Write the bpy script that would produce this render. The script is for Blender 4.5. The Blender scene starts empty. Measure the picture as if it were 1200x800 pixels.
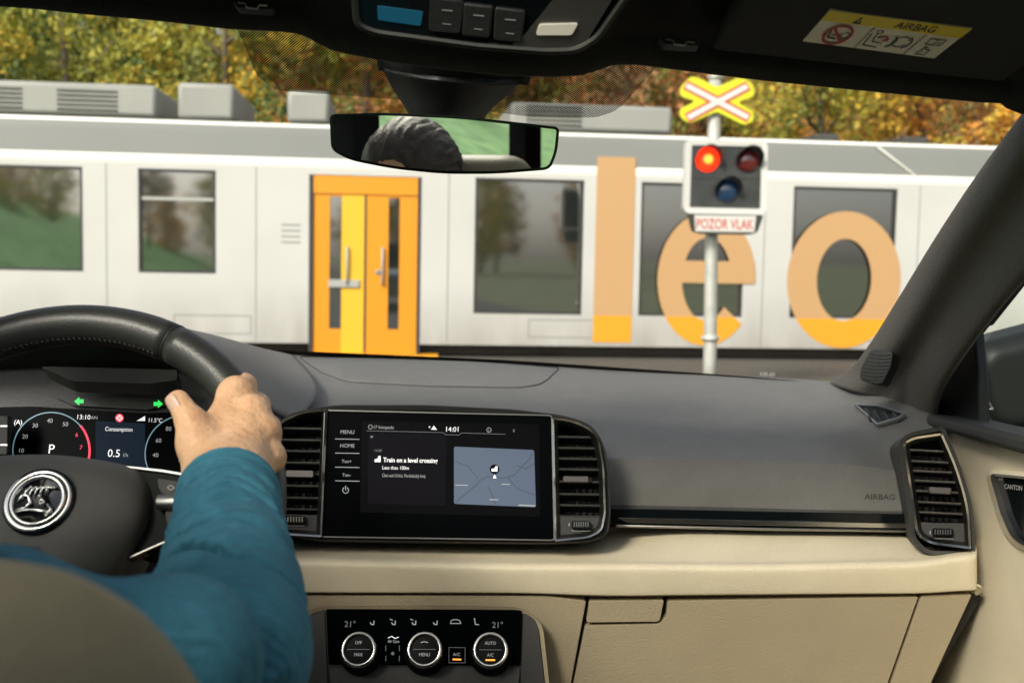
import bpy, bmesh, math, random
import numpy as np
from mathutils import Vector, Matrix
R = math.radians
S = bpy.context.scene
# ---------------------------------------------------------------- camera, light, exposure
F = 1300.0                      # focal length in pixels of a 1200 px wide frame
K = F / 1050.0
CAM = np.array([0.0, 0.0, 1.28])
PITCH, ROLL = math.atan(100 / F), R(1.12)
fw = np.array([0, math.cos(PITCH), -math.sin(PITCH)])
up0 = np.array([0, math.sin(PITCH), math.cos(PITCH)])
x0 = np.array([1.0, 0, 0])
rt = math.cos(ROLL) * x0 + math.sin(ROLL) * up0
up = math.cos(ROLL) * up0 - math.sin(ROLL) * x0
cd = bpy.data.cameras.new('camera'); cam = bpy.data.objects.new('camera', cd)
S.collection.objects.link(cam); S.camera = cam
cam.matrix_world = Matrix(((rt[0], up[0], -fw[0], CAM[0]), (rt[1], up[1], -fw[1], CAM[1]), (rt[2], up[2], -fw[2], CAM[2]), (0, 0, 0, 1)))
cd.sensor_width = 36; cd.lens = 36 * F / 1200; cd.clip_start = 0.02; cd.clip_end = 2000
cd.dof.use_dof = True; cd.dof.focus_distance = 1.13; cd.dof.aperture_fstop = 8.6
W = bpy.data.worlds.new('World'); S.world = W; W.use_nodes = True
nt = W.node_tree; nt.nodes.clear()
sky = nt.nodes.new('ShaderNodeTexSky'); sky.sky_type = 'NISHITA'; sky.sun_disc = False
SUN_EL, SUN_AZ = R(37), R(212)      # azimuth clockwise from +Y: behind the car, a little to its left
sky.sun_elevation = SUN_EL; sky.sun_rotation = SUN_AZ; sky.air_density = 1.0; sky.dust_density = 3.0; sky.ozone_density = 0.6
bg = nt.nodes.new('ShaderNodeBackground'); bg.inputs[1].default_value = 0.15
wo = nt.nodes.new('ShaderNodeOutputWorld'); hs = nt.nodes.new('ShaderNodeHueSaturation'); hs.inputs['Saturation'].default_value = .45; nt.links.new(sky.outputs[0], hs.inputs['Color']); nt.links.new(hs.outputs[0], bg.inputs[0]); nt.links.new(bg.outputs[0], wo.inputs[0])
sl = bpy.data.lights.new('sun', 'SUN'); sl.energy = 3.0; sl.angle = R(14); sl.color = (1, .95, .86)
so = bpy.data.objects.new('sun', sl); S.collection.objects.link(so)
sd = Vector((math.sin(SUN_AZ) * math.cos(SUN_EL), math.cos(SUN_AZ) * math.cos(SUN_EL), math.sin(SUN_EL)))
so.rotation_euler = sd.to_track_quat('Z', 'Y').to_euler(); so.location = (0, -5, 12)
S.view_settings.view_transform = 'Standard'; S.view_settings.look = 'None'; S.view_settings.gamma = 1
S.view_settings.exposure = 0.42; S.view_settings.use_curve_mapping = False
S.render.engine = 'CYCLES'
S.cycles.use_denoising = True; S.cycles.max_bounces = 8; S.cycles.diffuse_bounces = 4; S.cycles.glossy_bounces = 4
S.cycles.transparent_max_bounces = 24; S.cycles.transmission_bounces = 4; S.cycles.sample_clamp_indirect = 6
S.cycles.caustics_reflective = False; S.cycles.caustics_refractive = False

# ---------------------------------------------------------------- helpers
def ray(px, py): return fw + (px - 600) / F * rt - (py - 400) / F * up
def U(px, py, d): return CAM + d * K * ray(px, py)          # point seen at (px,py) at depth d*K metres
class Pl:
    """plane; pixels are cast onto it"""
    def __init__(s, p, n): s.p = np.array(p, float); s.n = np.array(n, float) / np.linalg.norm(n)
    def hit(s, px, py, off=0.0):
        r = ray(px, py); t = np.dot(s.p + s.n * off - CAM, s.n) / np.dot(r, s.n); return CAM + t * r
    def frame(s, px, py, dx=4.0, dy=0.0, off=0.0):
        o = s.hit(px, py, off); e = s.hit(px + dx, py + dy, off) - o; sc = np.linalg.norm(e) / math.hypot(dx, dy); e /= np.linalg.norm(e)
        return o, e, np.cross(s.n, e), sc
def tilted(px, py, d, tilt=0, yaw=0):
    a, b = R(tilt), R(yaw)
    n = -fw * math.cos(a) * math.cos(b) + up * math.sin(a) + rt * math.sin(b) * math.cos(a)
    return Pl(U(px, py, d), n)
WM = {}
def wm(o): return WM.get(o.name, Matrix.Identity(4))
def meta(o, label=None, cat=None, group=None, kind=None):
    if label: o['label'] = label
    if cat: o['category'] = cat
    if group: o['group'] = group
    if kind: o['kind'] = kind
    return o
def empty(name, loc, rz=0.0, **k):
    o = bpy.data.objects.new(name, None); o.empty_display_size = .2; S.collection.objects.link(o)
    o.location = loc; o.rotation_euler = (0, 0, rz); WM[o.name] = Matrix.Translation(loc) @ Matrix.Rotation(rz, 4, 'Z')
    return meta(o, **k)
class MB:
    def __init__(s): s.v = []; s.f = []; s.m = []; s.mats = []; s.n = 0; s.sm = []
    def mi(s, m):
        if m not in s.mats: s.mats.append(m)
        return s.mats.index(m)
    def add(s, v, f, m, smooth=False):
        k = s.mi(m); v = np.asarray(v, float).reshape(-1, 3); s.v.append(v)
        s.f += [tuple(int(i) + s.n for i in q) for q in f]; s.m += [k] * len(f); s.sm += [smooth] * len(f); s.n += len(v); return s
    def box(s, lo, hi, m):
        x, y, z = zip(lo, hi); v = [(x[i], y[j], z[k]) for k in (0, 1) for j in (0, 1) for i in (0, 1)]
        return s.add(v, [(0, 2, 3, 1), (4, 5, 7, 6), (0, 1, 5, 4), (2, 6, 7, 3), (0, 4, 6, 2), (1, 3, 7, 5)], m)
    def prism(s, top, bot, m, smooth=False):
        n = len(top); v = list(top) + list(bot)
        s.add(v, [tuple(range(n)), tuple(range(2 * n - 1, n - 1, -1))] + [(i, i + n, (i + 1) % n + n, (i + 1) % n) for i in range(n)], m, smooth)
        return s
    def pris(s, pl, px, z0, z1, m):     # pixel outline, front face at offset z1, back at z0
        top = [pl.hit(x, y, z1) for x, y in px]; return s.prism(top, [p + pl.n * (z0 - z1) for p in top], m)
    def ring(s, pl, outer, inner, z0, z1, m, z1b=None):
        z1b = z1 if z1b is None else z1b
        a = [pl.hit(x, y, z1) for x, y in outer]; b = [pl.hit(x, y, z1b) for x, y in inner]; n = len(a)
        c = [p + pl.n * (z0 - z1) for p in a]; d = [p + pl.n * (z0 - z1b) for p in b]
        f = []
        for i in range(n):
            j = (i + 1) % n
            f += [(i, j, n + j, n + i), (i, 2 * n + i, 2 * n + j, j), (n + i, n + j, 3 * n + j, 3 * n + i), (2 * n + i, 3 * n + i, 3 * n + j, 2 * n + j)]
        return s.add(a + b + c + d, f, m)
    def tube(s, pts, r, m, seg=10, closed=False, caps=True, flat=1.0, nrm=None):
        P = [np.array(p, float) for p in pts]; n = len(P); rr = r if hasattr(r, '__len__') else [r] * n
        v = []; pn = None
        for i in range(n):
            a = P[(i - 1) % n] if closed or i > 0 else P[i]; b = P[(i + 1) % n] if closed or i < n - 1 else P[i]
            t = b - a; t /= (np.linalg.norm(t) + 1e-12)
            if nrm is not None: u = np.array(nrm, float)
            elif pn is None: u = np.array([0, 0, 1.0]) if abs(t[2]) < .9 else np.array([1.0, 0, 0])
            else: u = pn
            u = u - t * np.dot(u, t); u /= np.linalg.norm(u); pn = u; w = np.cross(t, u)
            for k in range(seg):
                an = 2 * math.pi * k / seg; v.append(P[i] + rr[i] * (math.cos(an) * w + math.sin(an) * u * flat))
        f = [(i * seg + k, i * seg + (k + 1) % seg, ((i + 1) % n) * seg + (k + 1) % seg, ((i + 1) % n) * seg + k) for i in range(n if closed else n - 1) for k in range(seg)]
        if caps and not closed: f += [tuple(range(seg - 1, -1, -1)), tuple((n - 1) * seg + k for k in range(seg))]
        return s.add(v, f, m, True)
    def lathe(s, o, ax, prof, m, seg=32, ex=None, caps=True):   # prof: (radius, height) list
        ax = np.array(ax, float); ax /= np.linalg.norm(ax)
        e = np.array([0, 0, 1.0]) if abs(ax[2]) < .9 else np.array([1.0, 0, 0])
        if ex is not None: e = ex
        u = np.cross(ax, e); u /= np.linalg.norm(u); w = np.cross(ax, u); v = []
        for r, h in prof:
            for k in range(seg):
                a = 2 * math.pi * k / seg; v.append(np.array(o) + ax * h + r * (math.cos(a) * u + math.sin(a) * w))
        n = len(prof); f = [(i * seg + k, i * seg + (k + 1) % seg, (i + 1) * seg + (k + 1) % seg, (i + 1) * seg + k) for i in range(n - 1) for k in range(seg)]
        if caps: f += [tuple(range(seg - 1, -1, -1)), tuple((n - 1) * seg + k for k in range(seg))]
        return s.add(v, f, m, True)
    def grid(s, G, m, smooth=True):
        G = np.asarray(G); a, b = G.shape[:2]
        return s.add(G.reshape(-1, 3), [(i * b + j, (i + 1) * b + j, (i + 1) * b + j + 1, i * b + j + 1) for i in range(a - 1) for j in range(b - 1)], m, smooth)
    def text(s, txt, pl, px, py, h, m, slope=.0, align='l', off=.0008, wide=1.0, shear=0.0, thick=0, bold=0):
        o, ex, ey, sc = pl.frame(px, py, 4, 4 * slope, off); v, f = glyphs(txt, bold)
        if not len(v): return s
        w = v[:, 0].max(); sv = np.linalg.norm(pl.hit(px, py - 4, off) - o) / 4; k = h * sc / .72; x = v[:, 0] * k * wide; y = v[:, 1] * h * sv / .72
        x = x - {'l': 0, 'c': w * k * wide / 2, 'r': w * k * wide}[align] + shear * y
        return s.add(o + x[:, None] * ex + y[:, None] * ey, f, m)
    def line(s, pl, pts, w, m, off=.0008):     # flat drawn line w px wide
        for (a, b) in zip(pts[:-1], pts[1:]):
            d = np.array([b[0] - a[0], b[1] - a[1]], float); L = np.hypot(*d) + 1e-9; n = np.array([-d[1], d[0]]) / L * w / 2; e = d / L * w * .3
            q = [(a[0] - e[0] + n[0], a[1] - e[1] + n[1]), (b[0] + e[0] + n[0], b[1] + e[1] + n[1]), (b[0] + e[0] - n[0], b[1] + e[1] - n[1]), (a[0] - e[0] - n[0], a[1] - e[1] - n[1])]
            off += 1e-6; s.add([pl.hit(x, y, off) for x, y in q], [(0, 1, 2, 3)], m)
        return s
    def poly(s, pl, px, m, off=.0008):
        return s.add([pl.hit(x, y, off) for x, y in px], [tuple(range(len(px)))], m)
    def build(s, name, parent=None, bevel=0, seg=2, smooth=None, solid=0, offs=-1, auto=None, sub=0, origin=None, **k):
        V = np.concatenate(s.v); M = wm(parent) if parent else Matrix.Identity(4)
        Mi = np.array(M.inverted()); L = V @ Mi[:3, :3].T + Mi[:3, 3]
        c = (L.min(0) + L.max(0)) / 2 if origin is None else np.array(origin, float)
        me = bpy.data.meshes.new(name); me.from_pydata((L - c).tolist(), [], s.f)
        for m in s.mats: me.materials.append(m)
        me.polygons.foreach_set('material_index', s.m)
        me.polygons.foreach_set('use_smooth', [bool(smooth) if smooth is not None else q for q in s.sm])
        me.update(); me.validate()
        o = bpy.data.objects.new(name, me); S.collection.objects.link(o); o.location = c
        if parent: o.parent = parent
        WM[o.name] = M @ Matrix.Translation(c)
        if auto:
            b = bmesh.new(); b.from_mesh(me); bmesh.ops.recalc_face_normals(b, faces=b.faces); b.to_mesh(me); b.free()
        if solid:
            q = o.modifiers.new('thick', 'SOLIDIFY'); q.thickness = solid; q.offset = offs
        if bevel:
            q = o.modifiers.new('bevel', 'BEVEL'); q.width = bevel; q.segments = seg; q.limit_method = 'ANGLE'; q.angle_limit = R(35); q.harden_normals = False
            if smooth is None: me.polygons.foreach_set('use_smooth', [True] * len(me.polygons)); me.set_sharp_from_angle(angle=R(38))
        if sub:
            q = o.modifiers.new('sub', 'SUBSURF'); q.levels = sub; q.render_levels = sub
        return meta(o, **k)
_gl = {}
def glyphs(t, bold=0):
    if (t, bold) not in _gl:
        c = bpy.data.curves.new('t', 'FONT'); c.body = t; c.resolution_u = 3; c.offset = bold
        o = bpy.data.objects.new('t', c); S.collection.objects.link(o)
        dg = bpy.context.evaluated_depsgraph_get(); me = bpy.data.meshes.new_from_object(o.evaluated_get(dg))
        v = np.array([q.co[:] for q in me.vertices]).reshape(-1, 3); f = [tuple(p.vertices) for p in me.polygons]
        if len(v): v[:, 0] -= v[:, 0].min()
        bpy.data.objects.remove(o); bpy.data.meshes.remove(me); bpy.data.curves.remove(c); _gl[(t, bold)] = (v, f)
    return _gl[(t, bold)]
def rr(pts, r, n=6):
    out = []; N = len(pts)
    for i in range(N):
        p = np.array(pts[i][:2], float); a = np.array(pts[i - 1][:2], float); b = np.array(pts[(i + 1) % N][:2], float)
        q = pts[i][2] if len(pts[i]) > 2 else r
        da, db = a - p, b - p; la, lb = np.linalg.norm(da), np.linalg.norm(db); q = min(q, la * .48, lb * .48)
        A, B = p + da / la * q, p + db / lb * q
        if q < .3: out.append(tuple(p)); continue
        for k in range(n + 1):
            t = k / n; out.append(tuple((1 - t) ** 2 * A + 2 * t * (1 - t) * p + t * t * B))
    return out
def inset(pts, d):
    P = np.array(pts, float); a = np.sum(P[:, 0] * np.roll(P[:, 1], -1) - np.roll(P[:, 0], -1) * P[:, 1]); sg = 1 if a > 0 else -1
    e = np.roll(P, -1, 0) - P; L = np.linalg.norm(e, axis=1, keepdims=True) + 1e-9; e /= L; nn = np.stack([-e[:, 1], e[:, 0]], 1) * sg
    m = nn + np.roll(nn, 1, 0); q = np.sum(m * nn, 1, keepdims=True); m = m / np.maximum(q, .45)
    return [tuple(x) for x in P + m * d]
def cr(P, n):      # catmull-rom along first axis
    P = np.asarray(P, float); E = np.concatenate([[2 * P[0] - P[1]], P, [2 * P[-1] - P[-2]]]); out = []
    for i in range(len(P) - 1):
        for k in range(n):
            t = k / n; a, b, c, d = E[i:i + 4]
            out.append(.5 * (2 * b + (c - a) * t + (2 * a - 5 * b + 4 * c - d) * t * t + (3 * b - a - 3 * c + d) * t ** 3))
    out.append(P[-1]); return np.array(out)
def loft(rows, nu=6, nv=6):   # rows of world points
    G = cr(np.asarray(rows, float), nu); return cr(G.transpose(1, 0, 2), nv).transpose(1, 0, 2)
def ell(cx, cy, rx, ry, n=28, a0=0, a1=360): return [(cx + rx * math.cos(R(a0 + (a1 - a0) * k / n)), cy - ry * math.sin(R(a0 + (a1 - a0) * k / n))) for k in range(n + (a1 - a0 != 360))]
def patch(mb, outline, fn, m, step=14, smooth=True):    # pixel outline draped over a surface fn(px,py)->point
    b = bmesh.new(); P = np.array(outline, float); b.faces.new([b.verts.new((x, y, 0)) for x, y in outline])
    for ax in (0, 1):
        lo, hi = P[:, ax].min(), P[:, ax].max(); c = lo + step
        while c < hi - 1:
            co = [0, 0, 0]; co[ax] = c; no = [0, 0, 0]; no[ax] = 1
            bmesh.ops.bisect_plane(b, geom=b.verts[:] + b.edges[:] + b.faces[:], plane_co=co, plane_no=no); c += step
    b.verts.index_update(); v = [fn(q.co.x, q.co.y) for q in b.verts]; f = [tuple(q.index for q in p.verts) for p in b.faces]
    V = np.array(v); a, c, d = (V[f[0][i]] for i in (0, 1, 2))
    if np.dot(np.cross(c - a, d - a), V.mean(0) - CAM) > 0: f = [q[::-1] for q in f]
    b.free(); return mb.add(v, f, m, smooth)
# signed distance modelling
def cone(P, a, b, ra, rb):
    a = np.array(a, float); b = np.array(b, float); ab = b - a; t = np.clip(((P - a) @ ab) / (ab @ ab), 0, 1)
    return np.linalg.norm(P - a - t[..., None] * ab, axis=-1) - (ra + (rb - ra) * t), t
def elli(P, c, r, ax=None):
    q = P - np.array(c, float)
    if ax is not None: q = q @ np.array(ax, float).T
    r = np.array(r, float); k0 = np.linalg.norm(q / r, axis=-1); k1 = np.linalg.norm(q / (r * r), axis=-1) + 1e-9
    return k0 * (k0 - 1) / k1
def rbox(P, c, h, r, ax=None):
    q = P - np.array(c, float)
    if ax is not None: q = q @ np.array(ax, float).T
    q = np.abs(q) - (np.array(h, float) - r)
    return np.linalg.norm(np.maximum(q, 0), axis=-1) + np.minimum(q.max(-1), 0) - r
def smin(a, b, k):
    h = np.clip(.5 + .5 * (b - a) / k, 0, 1); return b + (a - b) * h - k * h * (1 - h)
def surfnet(fn, lo, hi, h):
    lo = np.array(lo, float); n = np.ceil((np.array(hi) - lo) / h).astype(int) + 1
    ax = [lo[i] + h * np.arange(n[i]) for i in range(3)]
    D = fn(np.stack(np.meshgrid(*ax, indexing='ij'), -1))
    D[[0, -1]] = np.maximum(D[[0, -1]], .5 * h); D[:, [0, -1]] = np.maximum(D[:, [0, -1]], .5 * h); D[:, :, [0, -1]] = np.maximum(D[:, :, [0, -1]], .5 * h)
    c = [(i, j, k) for i in (0, 1) for j in (0, 1) for k in (0, 1)]
    C = {q: D[q[0]:n[0] - 1 + q[0], q[1]:n[1] - 1 + q[1], q[2]:n[2] - 1 + q[2]] for q in c}
    acc = np.zeros(tuple(n - 1) + (3,)); cnt = np.zeros(tuple(n - 1))
    for p in c:
        for a in range(3):
            if p[a]: continue
            q = list(p); q[a] = 1; q = tuple(q); A, B = C[p], C[q]; m = (A < 0) != (B < 0); t = np.where(m, A / np.where(m, A - B, 1), 0)
            for b in range(3): acc[..., b] += np.where(m, p[b] + (t if b == a else 0), 0)
            cnt += m
    act = cnt > 0; idx = -np.ones(tuple(n - 1), int); idx[act] = np.arange(act.sum())
    w = np.argwhere(act); V = lo + h * (w + acc[act] / cnt[act][:, None]); Fs = []
    for a in range(3):
        b, c2 = (a + 1) % 3, (a + 2) % 3
        s0 = [slice(None)] * 3; s1 = [slice(None)] * 3; s0[a] = slice(0, -1); s1[a] = slice(1, None)
        A = D[tuple(s0)] < 0; B = D[tuple(s1)] < 0; e = np.argwhere(A != B)
        e = e[(e[:, b] > 0) & (e[:, c2] > 0) & (e[:, b] < n[b] - 1) & (e[:, c2] < n[c2] - 1)]
        if not len(e): continue
        ub = np.zeros(3, int); ub[b] = 1; uc = np.zeros(3, int); uc[c2] = 1; g = lambda z: idx[z[:, 0], z[:, 1], z[:, 2]]
        q = np.stack([g(e - ub - uc), g(e - uc), g(e), g(e - ub)], 1); fl = ~A[e[:, 0], e[:, 1], e[:, 2]]; q[fl] = q[fl][:, ::-1]; Fs.append(q)
    return V, np.concatenate(Fs)

_LAT = np.random.default_rng(7).random((64, 64))
def vnoise(x, y):      # smooth value noise, -1..1, periodic over 64 cells
    xi = np.floor(x).astype(int); yi = np.floor(y).astype(int); fx = x - xi; fy = y - yi; fx = fx * fx * (3 - 2 * fx); fy = fy * fy * (3 - 2 * fy)
    g = lambda a, b: _LAT[a % 64, b % 64]
    return 2 * ((g(xi, yi) * (1 - fx) + g(xi + 1, yi) * fx) * (1 - fy) + (g(xi, yi + 1) * (1 - fx) + g(xi + 1, yi + 1) * fx) * fy) - 1
# ---------------------------------------------------------------- materials
def mat(name, col, rough=.5, metal=0, spec=.5, bump=0, bscale=200, var=0, vscale=8, coat=0, emit=0, ecol=None, trans=0, alpha=1, col2=None, detail=3, sheen=0, sss=0, ior=1.5):
    m = bpy.data.materials.new(name); m.use_nodes = True; n = m.node_tree; p = n.nodes['Principled BSDF']
    p.inputs['Base Color'].default_value = (*col, 1); p.inputs['Roughness'].default_value = rough; p.inputs['Metallic'].default_value = metal
    p.inputs['Specular IOR Level'].default_value = spec; p.inputs['Coat Weight'].default_value = coat; p.inputs['Coat Roughness'].default_value = .05; p.inputs['IOR'].default_value = ior
    if emit: p.inputs['Emission Color'].default_value = (*(ecol or col), 1); p.inputs['Emission Strength'].default_value = emit
    if trans: p.inputs['Transmission Weight'].default_value = trans
    if sheen: p.inputs['Sheen Weight'].default_value = sheen
    if sss: p.inputs['Subsurface Weight'].default_value = sss; p.inputs['Subsurface Radius'].default_value = (.012, .005, .003); p.inputs['Subsurface Scale'].default_value = 1
    tc = n.nodes.new('ShaderNodeTexCoord')
    if var or col2:
        t = n.nodes.new('ShaderNodeTexNoise'); t.inputs['Scale'].default_value = vscale; t.inputs['Detail'].default_value = detail; n.links.new(tc.outputs['Object'], t.inputs['Vector'])
        r = n.nodes.new('ShaderNodeValToRGB'); r.color_ramp.elements[0].position = .3; r.color_ramp.elements[1].position = .7
        c2 = col2 or tuple(min(1, c * (1 + var)) for c in col); c1 = col if col2 else tuple(c * (1 - var) for c in col)
        r.color_ramp.elements[0].color = (*c1, 1); r.color_ramp.elements[1].color = (*c2, 1)
        n.links.new(t.outputs['Fac'], r.inputs['Fac']); n.links.new(r.outputs['Color'], p.inputs['Base Color'])
    if bump:
        t = n.nodes.new('ShaderNodeTexNoise'); t.inputs['Scale'].default_value = bscale; t.inputs['Detail'].default_value = 2; n.links.new(tc.outputs['Object'], t.inputs['Vector'])
        b = n.nodes.new('ShaderNodeBump'); b.inputs['Strength'].default_value = bump; b.inputs['Distance'].default_value = .002
        n.links.new(t.outputs['Fac'], b.inputs['Height']); n.links.new(b.outputs['Normal'], p.inputs['Normal'])
    return m
def glass_mat(name, tint=(1, 1, 1), refl=1.0, rough=0.0, ior=1.5):
    m = bpy.data.materials.new(name); m.use_nodes = True; n = m.node_tree; n.nodes.clear()
    o = n.nodes.new('ShaderNodeOutputMaterial'); mx = n.nodes.new('ShaderNodeMixShader'); t = n.nodes.new('ShaderNodeBsdfTransparent'); g = n.nodes.new('ShaderNodeBsdfGlossy')
    fr = n.nodes.new('ShaderNodeFresnel'); fr.inputs['IOR'].default_value = ior; mu = n.nodes.new('ShaderNodeMath'); mu.operation = 'MULTIPLY'; mu.inputs[1].default_value = refl
    ge = n.nodes.new('ShaderNodeNewGeometry'); inv = n.nodes.new('ShaderNodeMath'); inv.operation = 'SUBTRACT'; inv.inputs[0].default_value = 1; m2 = n.nodes.new('ShaderNodeMath'); m2.operation = 'MULTIPLY'
    n.links.new(ge.outputs['Backfacing'], inv.inputs[1]); n.links.new(fr.outputs[0], mu.inputs[0]); n.links.new(mu.outputs[0], m2.inputs[0]); n.links.new(inv.outputs[0], m2.inputs[1])
    t.inputs[0].default_value = (*tint, 1); g.inputs['Roughness'].default_value = rough
    n.links.new(m2.outputs[0], mx.inputs[0]); n.links.new(t.outputs[0], mx.inputs[1]); n.links.new(g.outputs[0], mx.inputs[2]); n.links.new(mx.outputs[0], o.inputs[0]); return m
M = dict(
 dash=mat('dash_grained_plastic', (.150, .145, .132), .5, bump=.6, bscale=800, var=.06, vscale=30),
 dashdark=mat('dark_grained_plastic', (.030, .030, .028), .6, bump=.25, bscale=700),
 black=mat('matt_black_plastic', (.012, .013, .013), .55, bump=.2, bscale=300),
 headliner=mat('charcoal_headliner', (.014, .015, .015), .9, bump=.4, bscale=500),
 pillar=mat('woven_pillar_trim', (.085, .078, .066), .85, bump=.7, bscale=260),
 gloss=mat('gloss_black', (.004, .006, .007), .12, spec=.45),
 glass_black=mat('display_glass', (.001, .0015, .002), .2, spec=.03),
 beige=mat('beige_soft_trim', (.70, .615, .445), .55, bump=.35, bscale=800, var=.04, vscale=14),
 beigedk=mat('beige_trim_shaded', (.35, .29, .19), .6, bump=.35, bscale=480, var=.04, vscale=14),  # darker copy of the beige, shade of the lower dash put into its colour
 chrome=mat('chrome_trim', (.80, .79, .76), .18, 1), satin=mat('satin_metal', (.42, .41, .38), .38, 1),
 darkmetal=mat('dark_metal', (.16, .16, .15), .35, 1),
 leather=mat('black_leather', (.030, .031, .029), .38, bump=.12, bscale=500),
 airbag=mat('grey_airbag_cover', (.075, .073, .066), .6, bump=.2, bscale=900),
 white=mat('lit_white', (.8, .8, .8), .5, emit=.55), dimwhite=mat('dim_white', (.2, .2, .2), .5, emit=.24, ecol=(.7, .75, .78)),
 faint=mat('faint_grey', (.1, .1, .1), .5, emit=.10, ecol=(.8, .8, .85)),
 green=mat('lit_green', (.02, .4, .06), .5, emit=.8, ecol=(.03, .75, .12)), redlit=mat('lit_red', (.5, .01, .05), .5, emit=.8, ecol=(.75, .02, .06)),
 amber=mat('lit_amber', (.6, .2, .02), .5, emit=1.2, ecol=(1, .35, .05)),
 map=mat('map_blue', (.02, .03, .05), .4, emit=.12, ecol=(.42, .60, .90)), mapline=mat('map_line', (.02, .02, .03), .4, emit=.035, ecol=(.5, .7, 1)),
 panel=mat('screen_panel', (.001, .001, .001), .3, spec=.03, emit=.003, ecol=(.8, .8, 1)), card=mat('screen_card', (.001, .001, .0015), .3, spec=.03, emit=.006, ecol=(.85, .75, 1)),
 clus=mat('cluster_blue', (.001, .002, .003), .3, spec=.03, emit=.022, ecol=(.25, .5, .9)), arc=mat('gauge_arc', (.05, .1, .12), .4, emit=.22, ecol=(.35, .75, .9)),
 blue=mat('blue_display', (.01, .08, .14), .2, emit=.035, ecol=(.03, .45, .75)),
 print=mat('grey_print', (.35, .35, .34), .6), slider=mat('slider_metal', (.10, .095, .09), .4, .5), knob=mat('knob_face', (.004, .005, .005), .5, spec=.1), emboss=mat('embossed_mark', (.035, .034, .03), .6),
 yellow=mat('warning_yellow', (.98, .76, .02), .5), labelwhite=mat('label_white', (.92, .90, .80), .5), ink=mat('black_ink', (.012, .012, .012), .6), redink=mat('red_ink', (.5, .03, .05), .6),
 seat=mat('olive_leather', (.22, .19, .115), .55, bump=.3, bscale=200, var=.06, vscale=10), stitch=mat('pale_stitching', (.6, .52, .3), .7),
 fritdots=None, screen_glass=glass_mat('windscreen_glass', (.97, .98, .96), .28), side_glass=glass_mat('side_window_glass', (.92, .95, .92), .7),
)
def frit(name):
    m = bpy.data.materials.new(name); m.use_nodes = True; n = m.node_tree; n.nodes.clear()
    o = n.nodes.new('ShaderNodeOutputMaterial'); mx = n.nodes.new('ShaderNodeMixShader'); t = n.nodes.new('ShaderNodeBsdfTransparent'); g = n.nodes.new('ShaderNodeBsdfDiffuse'); g.inputs[0].default_value = (.01, .01, .01, 1)
    tc = n.nodes.new('ShaderNodeTexCoord'); mp = n.nodes.new('ShaderNodeMapping'); mp.inputs['Rotation'].default_value = (0, 0, R(45))
    v = n.nodes.new('ShaderNodeTexVoronoi'); v.inputs['Scale'].default_value = 460; v.inputs['Randomness'].default_value = 0; v.voronoi_dimensions = '2D'
    c = n.nodes.new('ShaderNodeMath'); c.operation = 'LESS_THAN'; c.inputs[1].default_value = .43
    n.links.new(tc.outputs['Object'], mp.inputs[0]); n.links.new(mp.outputs[0], v.inputs['Vector']); n.links.new(v.outputs['Distance'], c.inputs[0]); n.links.new(c.outputs[0], mx.inputs[0])
    n.links.new(t.outputs[0], mx.inputs[1]); n.links.new(g.outputs[0], mx.inputs[2]); n.links.new(mx.outputs[0], o.inputs[0]); return m
M['fritdots'] = frit('dotted_screen_print')
# ================================================================ THE SETTING
g_ground = mat('meadow_grass', (.07, .09, .03), .9, col2=(.16, .17, .07), vscale=.6, detail=8, bump=.6, bscale=3)
g_bank = mat('bank_grass', (.05, .19, .03), .9, col2=(.22, .46, .11), vscale=2.2, detail=8, bump=.8, bscale=4)
g_road = mat('asphalt', (.042, .04, .036), .85, col2=(.06, .056, .05), vscale=6, bump=.5, bscale=60)
g_ballast = mat('track_ballast', (.06, .055, .045), .9, col2=(.10, .09, .075), vscale=14, detail=6, bump=1, bscale=30)
g_hill = mat('leafy_hillside', (.07, .06, .015), .95, col2=(.20, .13, .02), vscale=1.2, detail=8, bump=1, bscale=5)
TY, TA = 11.2 * K, R(6.3)            # train side passes (0, TY) and turns away to the right
MB().add([(-400, -400, 0), (400, -400, 0), (400, 400, 0), (-400, 400, 0)], [(0, 1, 2, 3)], g_ground).build('ground', kind='structure')
MB().add([(-6.3, -120, .004), (3.0, -120, .004), (3.0, TY - 1.2, .004), (-3.4, TY - 1.9, .004)], [(0, 1, 2, 3)], g_road).build('road', kind='structure')
c, s_ = math.cos(TA), math.sin(TA)
def tw(x, y, z): return (c * x - s_ * y, TY + s_ * x + c * y, z)
MB().prism([tw(-60, -2.2, .008), tw(60, -2.2, .008), tw(60, 5.5, .008), tw(-60, 5.5, .008)], [tw(-60, -2.6, -.1), tw(60, -2.6, -.1), tw(60, 5.9, -.1), tw(-60, 5.9, -.1)], g_ballast).build('track_bed', kind='structure')
mb = MB()
for y in (.55, 2.05): mb.prism([tw(-60, y, .16), tw(60, y, .16), tw(60, y + .07, .16), tw(-60, y + .07, .16)], [tw(-60, y, .0), tw(60, y, .0), tw(60, y + .07, .0), tw(-60, y + .07, .0)], mat('rail_steel', (.12, .09, .07), .5, .6))
mb.build('railway_track', label='steel rails of the railway track running beneath the train', cat='track')
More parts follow.
